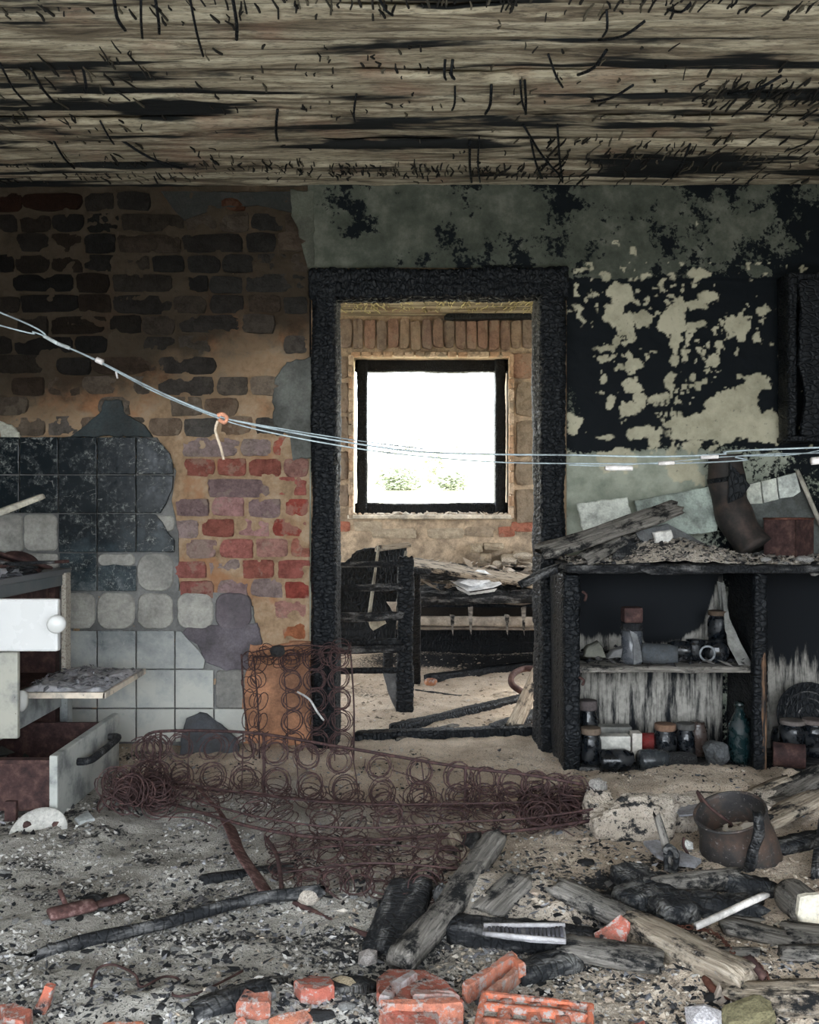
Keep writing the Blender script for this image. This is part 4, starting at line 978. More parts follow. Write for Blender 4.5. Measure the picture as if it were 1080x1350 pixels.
tin('rusty_can', [(0, 0), (.042, 0), (.044, .004), (.042, .012), (.042, .10), (.044, .106), (.039, .106), (.038, .02), (0, .018)], 1019, 3.20, bz+.04, 'brown rusted can lying in front of the right compartment', 'can', MT['rust'], None, Matrix.Rotation(-.35, 4, 'Z') @ Matrix.Rotation(math.pi/2, 4, 'Y'))
jar(1010+18, 0, YC(3.36), 22, 30, 'small dark jar behind the rusted can', z=bz)

# debris on top of the shelf unit ----------------------------------------
gx, gy = np.meshgrid(np.linspace(XC(752), 1.88, 150), np.linspace(CY0+.005, CY1, 60)); hx, hy = gx.ravel(), gy.ravel(); qx = np.stack([hx, hy, hx*0], 1)
prof_px = np.interp(540+hx*FPX/3.3, [740, 760, 800, 840, 870, 900, 940, 970, 1000, 1080], [.012, .016, .03, .075, .105, .09, .05, .025, .02, .022])
edge_f = np.clip((hy-CY0)/.09, 0, 1)**.7*np.clip((CY1+.02-hy)/.10, 0, 1)
tops = ztop-.006+prof_px*edge_f*(1+.4*fbm(qx*7, 3, 4))+.010*np.abs(fbm(qx*30, 3, 5))
M_PILE = mat_tone('pile', [(0, (.1, .1, .1)), (1, (.4, .4, .4))])
tag(link('debris_heap', rawmesh('debris_heap', np.stack([hx, hy, tops], 1), gridfaces(60, 150), attrs={'sand': hx*0+.45, 'burnt': (.25+.9*fbm(qx*9, 3, 9)).clip(0, 1)}), M_GROUND), 'heap of ash and plaster crumbs on top of the cupboard', 'debris', kind='stuff')
def toph(x, y):
    i = int(np.clip((y-CY0-.005)/(CY1-CY0-.005)*59, 0, 59)); j = int(np.clip((x-XC(752))/(1.88-XC(752))*149, 0, 149)); return tops[i*150+j]
rr = np.random.default_rng(49); n = 3400
cx, cy = rr.uniform(XC(752), 1.88, n), CY0+.005+(CY1-CY0-.02)*rr.random(n)**1.3
cz = np.array([toph(a, b) for a, b in zip(cx, cy)])+.004
tag(chips('plaster_crumbs', np.stack([cx, cy, cz], 1)[:2600], .003, .015, .5, mat_tone('cupboard_crumbs', [(0, (.08, .078, .075)), (.4, (.26, .24, .215)), (.8, (.44, .39, .335)), (1, (.60, .55, .49))]), 6), 'pale plaster crumbs strewn over the cupboard top', 'rubble', kind='stuff')
tag(chips('char_crumbs', np.stack([cx, cy, cz], 1)[2600:], .004, .017, .4, M_CHARCHIP, 8), 'black charcoal crumbs on the cupboard top heap', 'rubble', kind='stuff')
tag(beam('charred_plank', P(712, 728, 3.14), P(893, 668, 3.32), .082, .022, MT['ash_wood'], roll=.55, amp=.005, seed=31, bend=-.01), 'long burnt plank slanting up across the cupboard top', 'plank')
tag(beam('grey_plank', P(770, 738, 3.18), P(838, 702, 3.30), .07, .02, MT['ash_wood'], roll=.5, amp=.004), 'short grey plank lying under the slanting burnt plank', 'plank')
tag(wplate('charred_board', [(806, 742), (820, 706), (838, 716), (846, 738), (870, 752), (905, 752), (898, 758), (860, 758), (836, 748)], [3.19, 3.26, 3.24, 3.21, 3.17, 3.17, 3.155, 3.155, 3.17], .02, MT['charash'], None, None, 3), 'curled charred board flake in front of the heap on the cupboard', 'board')
tag(wplate('slate', [(838, 700), (880, 690), (935, 720), (962, 735), (940, 740), (890, 735), (850, 722)], [3.26, 3.31, 3.30, 3.25, 3.21, 3.21, 3.23], .012, MT['solid'], None, (.14, .145, .15), 4), 'dark slate slab lying on the crest of the debris heap', 'slate')
tag(wplate('plaster_chunk', [(862, 702), (886, 698), (890, 708), (882, 716), (863, 716)], 3.225, .03, MT['solid'], None, (.58, .57, .54), 8), 'pale square plaster chunk on the crest of the debris heap', 'chunk')
tag(wplate('plaster_board', [(761, 664), (828, 655), (836, 690), (800, 702), (770, 700)], [3.40, 3.42, 3.36, 3.34, 3.34], .02, MT['solid'], None, (.50, .52, .47), 9, .004), 'whitish plaster board leaning on the wall behind the cupboard, left', 'board')
tag(wplate('plaster_board', [(836, 660), (900, 648), (942, 640), (946, 700), (930, 704), (850, 706)], [3.46, 3.47, 3.47, 3.42, 3.41, 3.40], .018, MT['solid'], None, (.33, .38, .34), 10, .003), 'pale green plaster board leaning on the wall above the heap', 'board')
MT['pipe'] = mat_rust('smoked_pipe', (.008, .009, .010), (.028, .024, .022), (.075, .05, .042), .7, 12)
pp = empty('stove_pipe', (P(985, 724, 3.38).x, 3.38, ztop), 'bent dark stove pipe coming down to the cupboard top', 'pipe')
V, F = tube_arr(spline([P(956, 600, 3.43), P(958, 630, 3.43), P(962, 660, 3.42), P(974, 692, 3.38), P(996, 724, 3.33)], 6), [.066-.004*math.sin(k*.7) for k in range(25)], 20)
link('pipe', fixn(rawmesh('pipe', V, F)), MT['pipe'], pp)
V, F = tube_arr(spline([P(957, 628, 3.43), P(958, 634, 3.43)], 2), .071, 20); link('pipe_collar', fixn(rawmesh('pipe_collar', V, F)), MT['char'], pp)
wplate('torn_flap', [(962, 610), (990, 640), (980, 655), (960, 664)], 3.35, .006, MT['char'], pp, None, 3)
ts = empty('tiled_panel', (P(1030, 715, 3.4).x, 3.42, ztop), 'fallen wall panel with pale tiles leaning behind the rusty square tin', 'panel')
wplate('backing', [(984, 640), (1054, 622), (1086, 690), (1086, 735), (990, 735), (978, 700)], [3.46, 3.47, 3.41, 3.38, 3.38, 3.42], .015, MT['solid'], ts, (.10, .11, .105), 4)
for k, poly in enumerate([[(984, 640), (1003, 635), (1006, 664), (986, 664)], [(1004.5, 634.5), (1024, 630), (1027, 658), (1007.5, 663)], [(1025.5, 629.5), (1050, 623), (1056, 648), (1046, 655), (1028.5, 657)], [(975, 668), (995, 666), (1003, 676), (990, 690), (984, 700)]]):
    wplate('tile', poly, [3.44, 3.445, 3.43, 3.43, 3.43][:len(poly)], .01, MT['solid'], ts, [(.50, .52, .46), (.48, .50, .45), (.56, .60, .56), (.40, .33, .28)][k], k, .001)
beam('edging_strip', P(1052, 622, 3.44), P(1084, 695, 3.38), .014, .014, MT['solid'], ts, color=(.34, .32, .27), amp=.001)
tn = empty('square_tin', (P(1040, 725, 3.30).x, 3.32, ztop), 'rusty red-brown square tin standing open on the cupboard top', 'tin')
tcx = P(1040, 0, 3.32).x; tz0, tz1 = ztop+.004, ZC(684, 3.25)
Rr = Matrix.Translation((tcx, 3.32, tz0)) @ Matrix.Rotation(.65, 4, 'Z')
V, F = [], []; w_, t_ = .062, .003; hh = tz1-tz0
for b in ((-w_, w_, -w_, -w_+t_, 0, hh), (-w_, w_, w_-t_, w_, 0, hh), (-w_, -w_+t_, -w_, w_, 0, hh), (w_-t_, w_, -w_, w_, 0, hh), (-w_, w_, -w_, w_, 0, t_)):
    v, f = box_arr(*b); o_ = len(V); V += v; F += [[i+o_ for i in k] for k in f]
link('tin_body', rawmesh('tin_body', V, F, False), MT['rust'], tn, Rr)
tube('tin_rim', [Rr @ Vector(p) for p in ((-w_, -w_, hh), (w_, -w_, hh), (w_, w_, hh), (-w_, w_, hh))], .004, MT['redrust'], tn, 6, True)
for k, (px, py, w, h) in enumerate([(1030, 744, 26, 10), (1060, 738, 22, 12), (1076, 752, 20, 14), (1010, 738, 14, 8), (965, 748, 18, 8)]):
    c = P(px, py, 3.20); tag(stone('plaster_chunk', c, (w/900, .03, h/800), MT['solid'], 60+k, None, None, 2, (.42, .41, .40), .4), ['flat grey plaster lump near the front edge right of centre', 'pale plaster lump on cupboard top below the square tin', 'plaster lump at the far right end of the cupboard top', 'small plaster lump left of the square tin', 'small plaster lump under the stove pipe end'][k], 'chunk')
# charred hanging cupboard at the right edge, high up
hc = empty('wall_cupboard', (P(1075, 578, 3.4).x, 3.44, ZC(578, 3.38)), 'charred black cupboard hanging on the wall at the upper right edge', 'cupboard')
x0_ = P(1040, 0, 3.38).x
beam('side_panel', Vector((x0_+.02, 3.44, ZC(580, 3.38))), Vector((x0_+.02, 3.44, ZC(362, 3.38))), .035, .11, MT['char'], hc, seed=41, **CB)
beam('door', Vector((x0_+.19, 3.385, ZC(576, 3.38))), Vector((x0_+.19, 3.385, ZC(368, 3.38))), .28, .025, MT['char'], hc, seed=42, **CB)
beam('bottom_board', Vector((x0_, 3.44, ZC(578, 3.38))), Vector((x0_+.34, 3.44, ZC(578, 3.38))), .11, .025, MT['char'], hc, seed=43, **CB)
beam('top_board', Vector((x0_, 3.44, ZC(364, 3.38))), Vector((x0_+.34, 3.44, ZC(364, 3.38))), .11, .03, MT['char'], hc, seed=44, **CB)
# ------------------------------------------------------------------ bedspring carcass
spr = empty('bedspring_carcass', G(480, 1080), 'rusted coil spring mattress carcass collapsed over the floor and against the door jamb', 'mattress')
def coil_mesh(seed, turns=3.6, h=.10, r=.045):
    rnd = random.Random(seed); pts = []; n = int(turns*14); ph = rnd.uniform(0, 6)
    for i in range(n+1):
        t = i/n; a = ph+2*math.pi*turns*t; rad = r*(.60+.40*abs(2*t-1)**.8)*rnd.uniform(.97, 1.03)
        pts.append((rad*math.cos(a)+.0025*math.sin(7*t+seed), rad*math.sin(a)+.0025*math.cos(5*t+seed), h*(t-.5)))
    V, F = tube_arr(pts, .0021, 4); me = rawmesh('coil', V, F); me.materials.append(MT['spring']); return me
COILS = [coil_mesh(i) for i in range(7)]
rc = random.Random(4)
def coil(c, nrm, sx=1., h=1., tilt=.15):
    n = Vector(nrm).normalized()+Vector((rc.gauss(0, tilt), rc.gauss(0, tilt), rc.gauss(0, tilt)))
    q = n.to_track_quat('Z', 'Y'); o = link('coil', rc.choice(COILS), None, spr)
    o.matrix_basis = Matrix.Translation(c) @ q.to_matrix().to_4x4() @ Matrix.Rotation(rc.uniform(0, 6), 4, 'Z') @ Matrix.Diagonal((sx*rc.uniform(.92, 1.08), sx*rc.uniform(.92, 1.08), h*rc.uniform(.8, 1.15), 1))
def wire(pts, r=.0035, n=6, name='border_wire'): tube(name, spline(pts, n), r, MT['spring'], spr, 5)
def lerp4(a, b, c, d, u, v): return a.lerp(b, u).lerp(c.lerp(d, u), v)
# A: the flap leaning on the brickwork and jamb
A = (P(334, 866, 3.40), P(462, 858, 3.38), G(342, 1000, .02), G(466, 1004, .02))
for j in range(5):
    for i in range(4):
        c = lerp4(*A, (i+.5)/4*1.0, (j+.35)/5.2)
        if i == 0: coil(c+Vector((-.045, 0, 0)), (1, -.8, .1), .9, .8, .25)
        else: coil(c, (.05, -1, .12), .98, .55, .10)
for a, b in ((0, 1), (0, 2), (1, 3)): wire([A[a], A[a].lerp(A[b], .5)+Vector((.008, -.01, 0)), A[b]], .0035)
wire([A[0]+Vector((-.045, 0, .01)), A[0]+Vector((-.03, -.01, -.2)), A[2]+Vector((-.02, 0, .0))], .004)
for u in (.30, .56, .80): wire([A[0].lerp(A[1], u), lerp4(*A, u+.02, .5), A[2].lerp(A[3], u)], .0022, name='lacing_wire')
wire([A[0]+Vector((0, -.02, .02)), A[0].lerp(A[1], .3)+Vector((0, -.02, .035)), A[0].lerp(A[1], .65)+Vector((0, -.02, .03)), A[1]+Vector((0, -.02, 0))], .003)
for k in range(8): coil(A[0].lerp(A[1], (k+.3)/8)+Vector((0, -.02, rc.uniform(-.02, .015))), (rc.uniform(-.3, .3), -.5, 1), .9, .45, .35)
# B: the low standing edge, two rows of rings toward the room
def at_line(pts, u):
    u = min(max(u, 0), .9999)*(len(pts)-1); i = int(u); return pts[i].lerp(pts[i+1], u-i)
topB = [P(188, 975, 3.02), P(212, 964, 3.02), P(330, 966, 2.98), P(445, 984, 2.90), P(600, 1010, 2.78), P(700, 1022, 2.74), P(768, 1034, 2.72)]
botB = [G(176, 1046), G(205, 1046), G(325, 1056), G(455, 1068), G(600, 1074), G(700, 1074), G(782, 1078)]
botB = [p+Vector((0, .04, .012)) for p in botB]
for i in range(17):
    u = (i+.5)/17
    for j in range(2):
        c = at_line(topB, u).lerp(at_line(botB, u), .27+.5*j); coil(c, (0.02, -1, .25), 1.0, .7, .13)
wire(topB, .0052); wire(botB, .004)
wire([topB[1], botB[1]], .005); wire([at_line(topB, .69), at_line(botB, .69)], .005); wire([at_line(topB, .36), at_line(botB, .36)], .0055)
for i in range(10): wire([at_line(topB, (i+.2)/10), at_line(topB, (i+.2)/10).lerp(at_line(botB, (i+.25)/10), .5)+Vector((0, -.02, 0)), at_line(botB, (i+.2)/10)], .0022, 3, 'lacing_wire')
# C: rings lying flat in front of it
topC = botB; botC = [G(165, 1064, .02), G(215, 1062, .02), G(345, 1098, .03), G(470, 1112, .035), G(600, 1104, .03), G(700, 1098, .025), G(790, 1084, .02)]
for i in range(17):
    u = (i+.5)/17
    for j in range(3):
        c = at_line(topC, u).lerp(at_line(botC, u), (j+.5)/3)+Vector((rc.gauss(0, .012), rc.gauss(0, .01), .028+rc.uniform(0, .02))); coil(c, (rc.gauss(0, .25), -.35, 1), 1.0, .45, .2)
wire([p+Vector((0, 0, .01)) for p in botC], .0048)
wire([p+Vector((0, -.01, .045)) for p in botC], .003); wire([p.lerp(q_, .5)+Vector((0, 0, .05)) for p, q_ in zip(topC, botC)], .003)
# D: the flat part on the floor nearer the camera
D = (G(350, 1104, .02), G(612, 1104, .02), G(372, 1182, .012), G(604, 1172, .012))
for i in range(8):
    for j in range(4):
        if j == 3 and i in (0, 7): continue
        c = lerp4(*D, (i+.5)/8, (j+.45)/4); c.z = gz(c.x, c.y)+.02+.012*(j < 2); coil(c, (rc.gauss(0, .2), -.5 if j > 2 else -.2, 1), 1.0, .40, .2)
wire([D[0], D[0].lerp(D[2], .5)+Vector((.01, 0, .02)), D[2]], .006)
for v in (.3, .65): wire([lerp4(*D, 0, v), lerp4(*D, .5, v)+Vector((0, 0, .02)), lerp4(*D, 1, v)], .0028, name='lacing_wire')
# the tangle at both ends
for k in range(26):
    c = G(rc.uniform(140, 225), rc.uniform(1030, 1060), rc.uniform(.02, .10)); coil(c, (rc.gauss(0, 1), rc.gauss(0, 1), rc.gauss(0, 1)), rc.uniform(.8, 1.15), rc.uniform(.4, 1.2), .3)
for k in range(22):
    c = G(rc.uniform(700, 785), rc.uniform(1050, 1085), rc.uniform(.015, .06)); coil(c, (rc.gauss(0, .8), rc.gauss(0, .8), 1), rc.uniform(.8, 1.2), rc.uniform(.4, 1.), .3)
for k in range(14):
    a = G(rc.uniform(150, 760), rc.uniform(1055, 1095), .04); b = a+Vector((rc.uniform(-.12, .12), rc.uniform(-.06, .06), rc.uniform(-.02, .05))); c = b+Vector((rc.uniform(-.12, .12), rc.uniform(-.04, .04), rc.uniform(-.03, .03)))
    wire([a, b, c], .002, 6, 'loose_wire')
tag(tube('bent_wire', spline([P(392, 912, 3.2), P(408, 922, 3.19), P(418, 938, 3.18), P(427, 950, 3.18)], 4), .004, MT['solid'], None, 6, color=(.50, .50, .50)), 'short bright bent wire caught in the upright bedspring', 'wire')
tag(stone('ash_lump', P(366, 858, 3.28), (.03, .025, .022), MT['charash'], 3), 'charred lump stuck on top of the upright bedspring', 'lump')

# ------------------------------------------------------------------ lines strung across the room
ln = empty('slack_wires', P(-300, 330, 1.7), 'pale slack wires strung across the whole room at window height', 'wire')
def w(pts, r, nm='strand', c=(.24, .285, .30), Y=1.7): tube(nm, spline([P(x, y, Y) for x, y in pts], 8), r, MT['solid'], ln, 6, color=c)
L = -2.3/1.7*FPX+540; R_ = 2.3/1.7*FPX+540
w([(L, 70), (-400, 265), (0, 412), (70, 449), (130, 476), (205, 514), (280, 546), (330, 559), (400, 573), (490, 588), (560, 596), (650, 599), (760, 600), (860, 602), (950, 599), (1080, 590), (R_, 560)], .0017)
w([(L, 120), (-400, 315), (0, 429), (45, 438), (72, 450), (132, 478), (205, 517), (282, 549), (330, 564), (400, 579), (490, 594), (560, 602), (650, 609), (740, 611), (880, 611), (980, 607), (1080, 597), (R_, 580)], .0014)
w([(205, 515), (285, 547), (320, 556), (400, 570), (480, 582), (560, 592)], .0011)
w([(750, 613), (800, 614), (880, 609), (960, 602), (1040, 600), (1090, 592)], .0009)
for pts in ([(58, 443), (76, 453)], [(76, 453), (92, 459)]): w(pts, .0036, 'tape', (.33, .36, .36))
for pts, r in (([(798, 617), (834, 617)], .0050), ([(868, 611), (889, 610)], .0040), ([(924, 603), (947, 602)], .0040), ([(1070, 608), (1092, 606)], .0075), ([(127, 474), (136, 478)], .0055), ([(153, 490), (155, 499)], .002)): w(pts, r, 'tape', (.50, .47, .45))
w([(287, 548), (293, 546), (299, 551), (296, 557), (289, 553)], .004, 'knot', (.45, .20, .12))
w([(287, 555), (284, 566), (287, 578), (291, 590), (295, 606)], .0028, 'loose_end', (.50, .40, .30))

# ------------------------------------------------------------------ far room furniture
be = empty('burnt_bed_end', (P(530, 940, 4.06).x, 4.1, 0), 'charred slatted bed end standing just inside the doorway', 'bed end')
CBB = dict(amp=.005, crack=.005, seg=.010, rag=.012)
pb = G(531, 944); pb.z = -.01
beam('post', Vector((pb.x+.008, 4.08, pb.z)), P(535, 734, 4.06), .075, .04, MT['char'], be, seed=3, **CBB)
beam('post', G(549, 900)+Vector((0, 0, 0)), P(548, 752, 4.3), .045, .05, MT['char'], be, seed=4, **CBB)
beam('post_top', P(536, 752, 4.28), P(566, 754, 4.32), .03, .03, MT['charash'], be, amp=.003)
wplate('leg_board', [(505, 888), (526, 885), (532, 940), (526, 944), (512, 915)], 4.10, .02, MT['solid'], be, (.17, .17, .17), 3)
for (y0, y1, h, m) in ((744, 743, 8, 'charash'), (775, 774, 9, 'charash'), (814, 812, 12, 'charash'), (847, 846, 9, 'char'), (857, 855, 11, 'charash'), (884, 883, 8, 'char')):
    a = P(380, y0+2, 4.05); b = P(531, y1, 4.05); beam('slat', a, b, .03, h/FPX*4.05, MT[m], be, amp=.003, crack=.002, seg=.012)
beam('post', G(400, 950)+Vector((-.06, 0, 0)), P(385, 735, 4.06), .075, .04, MT['char'], be, seed=6, **CBB)
sh = empty('charred_sash', (P(490, 850, 4.5).x, 4.4, .2), 'black charred window sash leaning behind the slatted bed end', 'frame')  # leaning window sash; the pale bars are its glazing bars
wplate('panel', [(440, 850), (440, 775), (452, 742), (470, 726), (498, 722), (538, 716), (528, 770), (520, 850)], [4.25, 4.3, 4.42, 4.5, 4.5, 4.5, 4.4, 4.25], .03, MT['char'], sh, None, 4, .006)
beam('bar', P(499, 722, 4.40), P(486, 818, 4.2), .014, .012, MT['solid'], sh, color=(.30, .28, .23), amp=.003); beam('bar', P(536, 724, 4.40), P(521, 812, 4.2), .014, .012, MT['solid'], sh, color=(.22, .21, .18), amp=.003)
beam('top_rail', P(497, 724, 4.42), P(540, 718, 4.46), .05, .03, MT['pale_wood'], sh, amp=.006, rag=.02)
tag(wplate('wood_flake', [(486, 820), (506, 815), (510, 822), (492, 832), (488, 828)], 4.16, .02, MT['solid'], None, (.46, .40, .30), 4), 'pale wood flake on the slats of the burnt bed end, lower', 'flake')
tag(wplate('wood_flake', [(510, 794), (524, 793), (522, 808), (517, 806)], 4.2, .02, MT['solid'], None, (.48, .41, .34), 5), 'pale triangular flake caught beside the bed end post', 'flake')
bed = empty('burnt_bed', (.35, 5.4, 0), 'collapsed burnt bed under the far window', 'bed')
bx0, bx1, by0 = P(500, 0, 5.1).x, 1.4, 5.1
def zb(py, Y=5.1): return EYE-(py-675)/FPX*Y
beam('rail', Vector((bx0, by0, zb(818))), Vector((bx1, by0, zb(820))), .05, .055, MT['solid'], bed, seed=5, amp=.006, color=(.36, .32, .27))
beam('lower_rail', Vector((bx0, by0+.05, zb(829))), Vector((bx1, by0+.05, zb(830))), .03, .02, MT['solid'], bed, seed=6, amp=.006, color=(.24, .21, .18))
for x in (bx0+.05, bx1-.1):
    for y in (5.13, 5.75): beam('leg', Vector((x, y, -.03)), Vector((x, y, .34)), .06, .06, MT['char'], bed, amp=.004)
boxes('underside', [(bx0, bx1, 5.16, 5.82, .27, .30)], MT['char'], bed)
beam('underbed_shade', Vector((bx0, 5.80, .14)), Vector((bx1, 5.80, .14)), .03, .36, MT['char'], bed, amp=.004, seg=.03)  # dark board added below the mattress, standing in for the shade there
gx, gy = np.meshgrid(np.linspace(bx0+.05, bx1, 90), np.linspace(5.06, 5.84, 50)); hx, hy = gx.ravel(), gy.ravel(); qx = np.stack([hx, hy, hx*0], 1)
zz = .465+.11*sstep(5.1, 5.8, hy)+.035*fbm(qx*4, 3, 3)+.012*fbm(qx*18, 3, 4); zz = np.where(hy < 5.09, zz-.025, zz)
mm = rawmesh('mattress', np.stack([hx, hy+.03*fbm(qx*np.array([5, 0, 1]), 3, 6)*(hy < 5.2), zz], 1), gridfaces(50, 90))
o = link('mattress', mm, MT['charash'], bed); md = o.modifiers.new('thick', 'SOLIDIFY'); md.thickness = .045; md.offset = -1
for k, px in enumerate((620, 668, 690, 596)):
    wplate('hanging_rag', [(px-3, 800+10*(k%2)), (px+4, 799+12*(k%2)), (px+3, 818), (px+1.5, 838), (px-.5, 830), (px-2, 815)], 5.06, .006, MT['ash_wood'], bed, None, k, .004)
tag(beam('fallen_board', P(540, 742, 5.15), P(706, 768, 5.25), .30, .03, MT['pale_wood'], roll=.12, amp=.008, rag=.03, seed=9), 'pale burnt board sloping along the top of the burnt bed', 'board')
tag(beam('fallen_board', P(548, 757, 5.1), P(640, 762, 5.12), .06, .05, MT['charash'], amp=.008, rag=.03, seed=10), 'charred board end under the sloping pale board', 'board')
nb = empty('open_book', (P(630, 775, 5.0).x, 5.05, .42), 'scorched white papers lying open on the burnt bed', 'book')
wplate('page', [(597, 768), (630, 751), (640, 752), (662, 769), (650, 775), (617, 780)], [5.04, 5.2, 5.2, 5.06, 5.02, 4.98], .012, MT['paper'], nb, (.78, .80, .82), 3, .004)
wplate('page', [(600, 772), (620, 782), (655, 776), (652, 780), (618, 785), (604, 777)], [5.02, 4.98, 5.0, 4.99, 4.97, 5.0], .012, MT['paper'], nb, (.45, .45, .44), 4, .003)
wplate('page', [(606, 768), (632, 756), (648, 766), (624, 774)], [5.02, 5.12, 5.06, 5.0], .006, MT['paper'], nb, (.85, .87, .9), 5, .004)
rr = np.random.default_rng(59); n = 420
qx_, qy_ = rr.uniform(.0, 1.1, n), rr.uniform(5.08, 5.8, n)
tag(chips('bed_rubble', np.stack([qx_, qy_, .485+.14*(qy_-5.1)+.02*rr.random(n)], 1), .008, .05, .35, M_SANDCHIP, 4), 'plaster crumbs scattered over the burnt bed', 'rubble', kind='stuff')
for k, (px, py, w_, h_) in enumerate(((672, 733, 16, 8), (690, 727, 20, 8), (656, 738, 12, 7), (696, 740, 14, 8))):
    tag(stone('plaster_chunk', P(px, py+6, 5.7), (w_/360, .05, h_/340), MT['solid'], 80+k, None, None, 2, (.46, .40, .32), .35), ['tan plaster lump at the bed head, second from right', 'tan plaster lump on the bed, topmost at right', 'small plaster lump on the bed left of the others', 'tan plaster lump at the right end of the bed'][k], 'chunk')

# timbers on the far room floor
def gb(name, label, a, b, w, h, m, la=0., lb=0., cat='plank', color=None, **kw):
    p0, p1 = G(*a, la), G(*b, lb); p0.z += h*.25; p1.z += h*.25
    kw.setdefault('amp', .005); return tag(beam(name, p0, p1, w, h, MT[m], color=color, **kw), label, cat)
gb('charred_plank', 'long charred plank lying across the doorway threshold', (470, 974), (712, 966), .07, .04, 'char', crack=.004)
gb('charred_beam', 'charred beam slanting from the threshold to the right jamb', (520, 966), (700, 922), .055, .045, 'char', crack=.004)
gb('charred_beam', 'second charred beam lying above the threshold at right jamb', (650, 968), (712, 945), .07, .05, 'char', crack=.004)
gb('brown_lath', 'thin brown lath beside the slanting charred beam', (522, 976), (600, 958), .03, .015, 'ash_wood', cat='lath')
gb('charred_beam', 'straight squared charred beam with orange end in far room', (563, 899), (710, 879), .06, .055, 'char', crack=.003)
tag(stone('brick_end', G(568, 899, .03), (.035, .02, .022), MT['clay'], 4, (0, 0, 0), None, 2, (.42, .20, .11), .15), 'small orange brick bit at the end of the squared beam', 'brick bit')
gb('thin_rod', 'thin black rod lying on the sand of the far room', (546, 910), (610, 918), .008, .008, 'char', cat='rod')
tag(tube('curved_pipe', spline([G(708, 882, .12), P(690, 882, 4.6), P(676, 890, 4.5), P(675, 902, 4.45), G(688, 912, .02)], 6), .016, MT['rust'], None, 8), 'rusty curved pipe beside the right jamb in far room', 'pipe')
tag(beam('pale_board', G(675, 964, .01), P(712, 884, 4.05), .075, .015, MT['pale_wood'], roll=.9, amp=.004, rag=.015, seed=14), 'pale split board leaning against the right door jamb', 'board')

# ------------------------------------------------------------------ things on the front floor
gb('charred_stick', 'long thin charred stick lying across the ash at lower left', (44, 1268), (426, 1176), .030, .028, 'charash', 0, .02, 'stick', bend=.03, seed=51, round_=True, amp=.005)
tag(beam('rusty_strip', G(352, 1178, .015), P(300, 1085, 2.62), .045, .006, MT['striprust'], roll=.5, amp=.003, seed=3, bend=.012), 'broad flaking rusty metal strip standing on the ash by the springs', 'strip')
tag(beam('rusty_strip', P(302, 1088, 2.62), P(259, 1036, 2.86), .028, .005, MT['striprust'], roll=.6, amp=.002, bend=-.01), 'narrow pinkish metal strip leaning back over the springs', 'strip')
gb('dark_lath', 'thin dark lath sunk in ash behind the rusty strip', (265, 1164), (388, 1146), .035, .02, 'charash', cat='lath')
gb('rusty_rod', 'thin rusty rod on the ash right of the charred stick', (384, 1190), (492, 1238), .010, .010, 'rust', cat='rod', round_=True)
gb('metal_wire', 'thin pale wire at the left frame edge on the ash', (-30, 1268), (32, 1258), .006, .006, 'solid', cat='wire', color=(.5, .5, .52), seg=.03)
hb = empty('hinge_bracket', G(115, 1200), 'rusty hinged metal bracket lying alone on the ash at left', 'bracket')
def sub(nm, a, b, w, h, m, par, la=.01, lb=.01, **kw): return beam(nm, G(*a, la), G(*b, lb), w, h, MT[m], par, **kw)
sub('arm', (64, 1206), (126, 1192), .034, .012, 'striprust', hb, .022, .018, amp=.0012, rag=.004, sq=14, roll=.3); sub('arm', (126, 1193), (168, 1182), .03, .010, 'rust', hb, .014, .012, amp=.0012, rag=.008, sq=14)
sub('plate', (120, 1180), (140, 1196), .05, .006, 'charash', hb, .01, .006, amp=.002); sub('pin', (88, 1196), (78, 1172), .010, .010, 'striprust', hb, .02, .03, amp=.001)
wp = empty('white_plate', G(52, 1100), 'half buried white plate in ash below the drawer', 'plate')
lathe('rim', [(0, 0), (.05, .0), (.075, .012), (.082, .016), (.08, .019), (.07, .014), (.048, .005), (0, .004)], MT['solid'], Matrix.Translation(G(52, 1103, -.015)) @ Matrix.Rotation(.75, 4, 'X'), wp, 36, color=(.46, .45, .42))
tag(tube('pan_lid_ring', spline([G(30, 1094, .01)+Vector((0, .03, 0)), P(34, 1080, 2.62), P(50, 1074, 2.62), P(66, 1082, 2.62), G(70, 1094, .01)+Vector((0, .03, 0))], 5), .012, MT['rust'], None, 8), 'rusty half ring standing behind the white plate', 'ring')
tag(wplate('slate', [(240, 965), (246, 948), (262, 939), (272, 942), (298, 962), (312, 975), (318, 1002), (236, 1004)], [3.42, 3.44, 3.46, 3.46, 3.43, 3.40, 3.34, 3.34], .02, MT['solid'], None, (.075, .08, .09), 5), 'dark pointed slate leaning on the white tiles behind springs', 'slate')
tag(gplate('slate_chip', [(98, 1078), (116, 1068), (124, 1078), (104, 1084)], .015, MT['solid'], None, (.36, .38, .38), 4), 'grey slate chip lying by the drawer front corner', 'slate')
# centre
gb('charred_slab', 'broad flat charred board lying toward the doorway, lower centre', (506, 1262), (546, 1166), .10, .028, 'charash', .0, .02, 'board', crack=.004, seed=8)
gb('long_plank', 'long grey plank lying toward the doorway right of the charred board', (528, 1274), (652, 1108), .06, .04, 'ash_wood', .025, .055, seed=17, bend=-.012)
gb('plank_end', 'flat pale plank half buried right of the long grey plank', (640, 1208), (688, 1160), .075, .02, 'ash_wood', .005, .005, seed=18)
gb('wood_splinter', 'pale splintered wood piece at the front of the springs', (596, 1104), (616, 1140), .035, .03, 'pale_wood', .02, .01, 'wood')
gb('wood_splinter', 'dark wood piece beside the pale splinter at springs front', (625, 1106), (612, 1128), .05, .03, 'charash', .02, .01, 'wood')
gb('round_stump', 'small grey round stub end beside the charred board', (585, 1178), (580, 1190), .045, .04, 'charash', .02, .01, 'wood', round_=True)
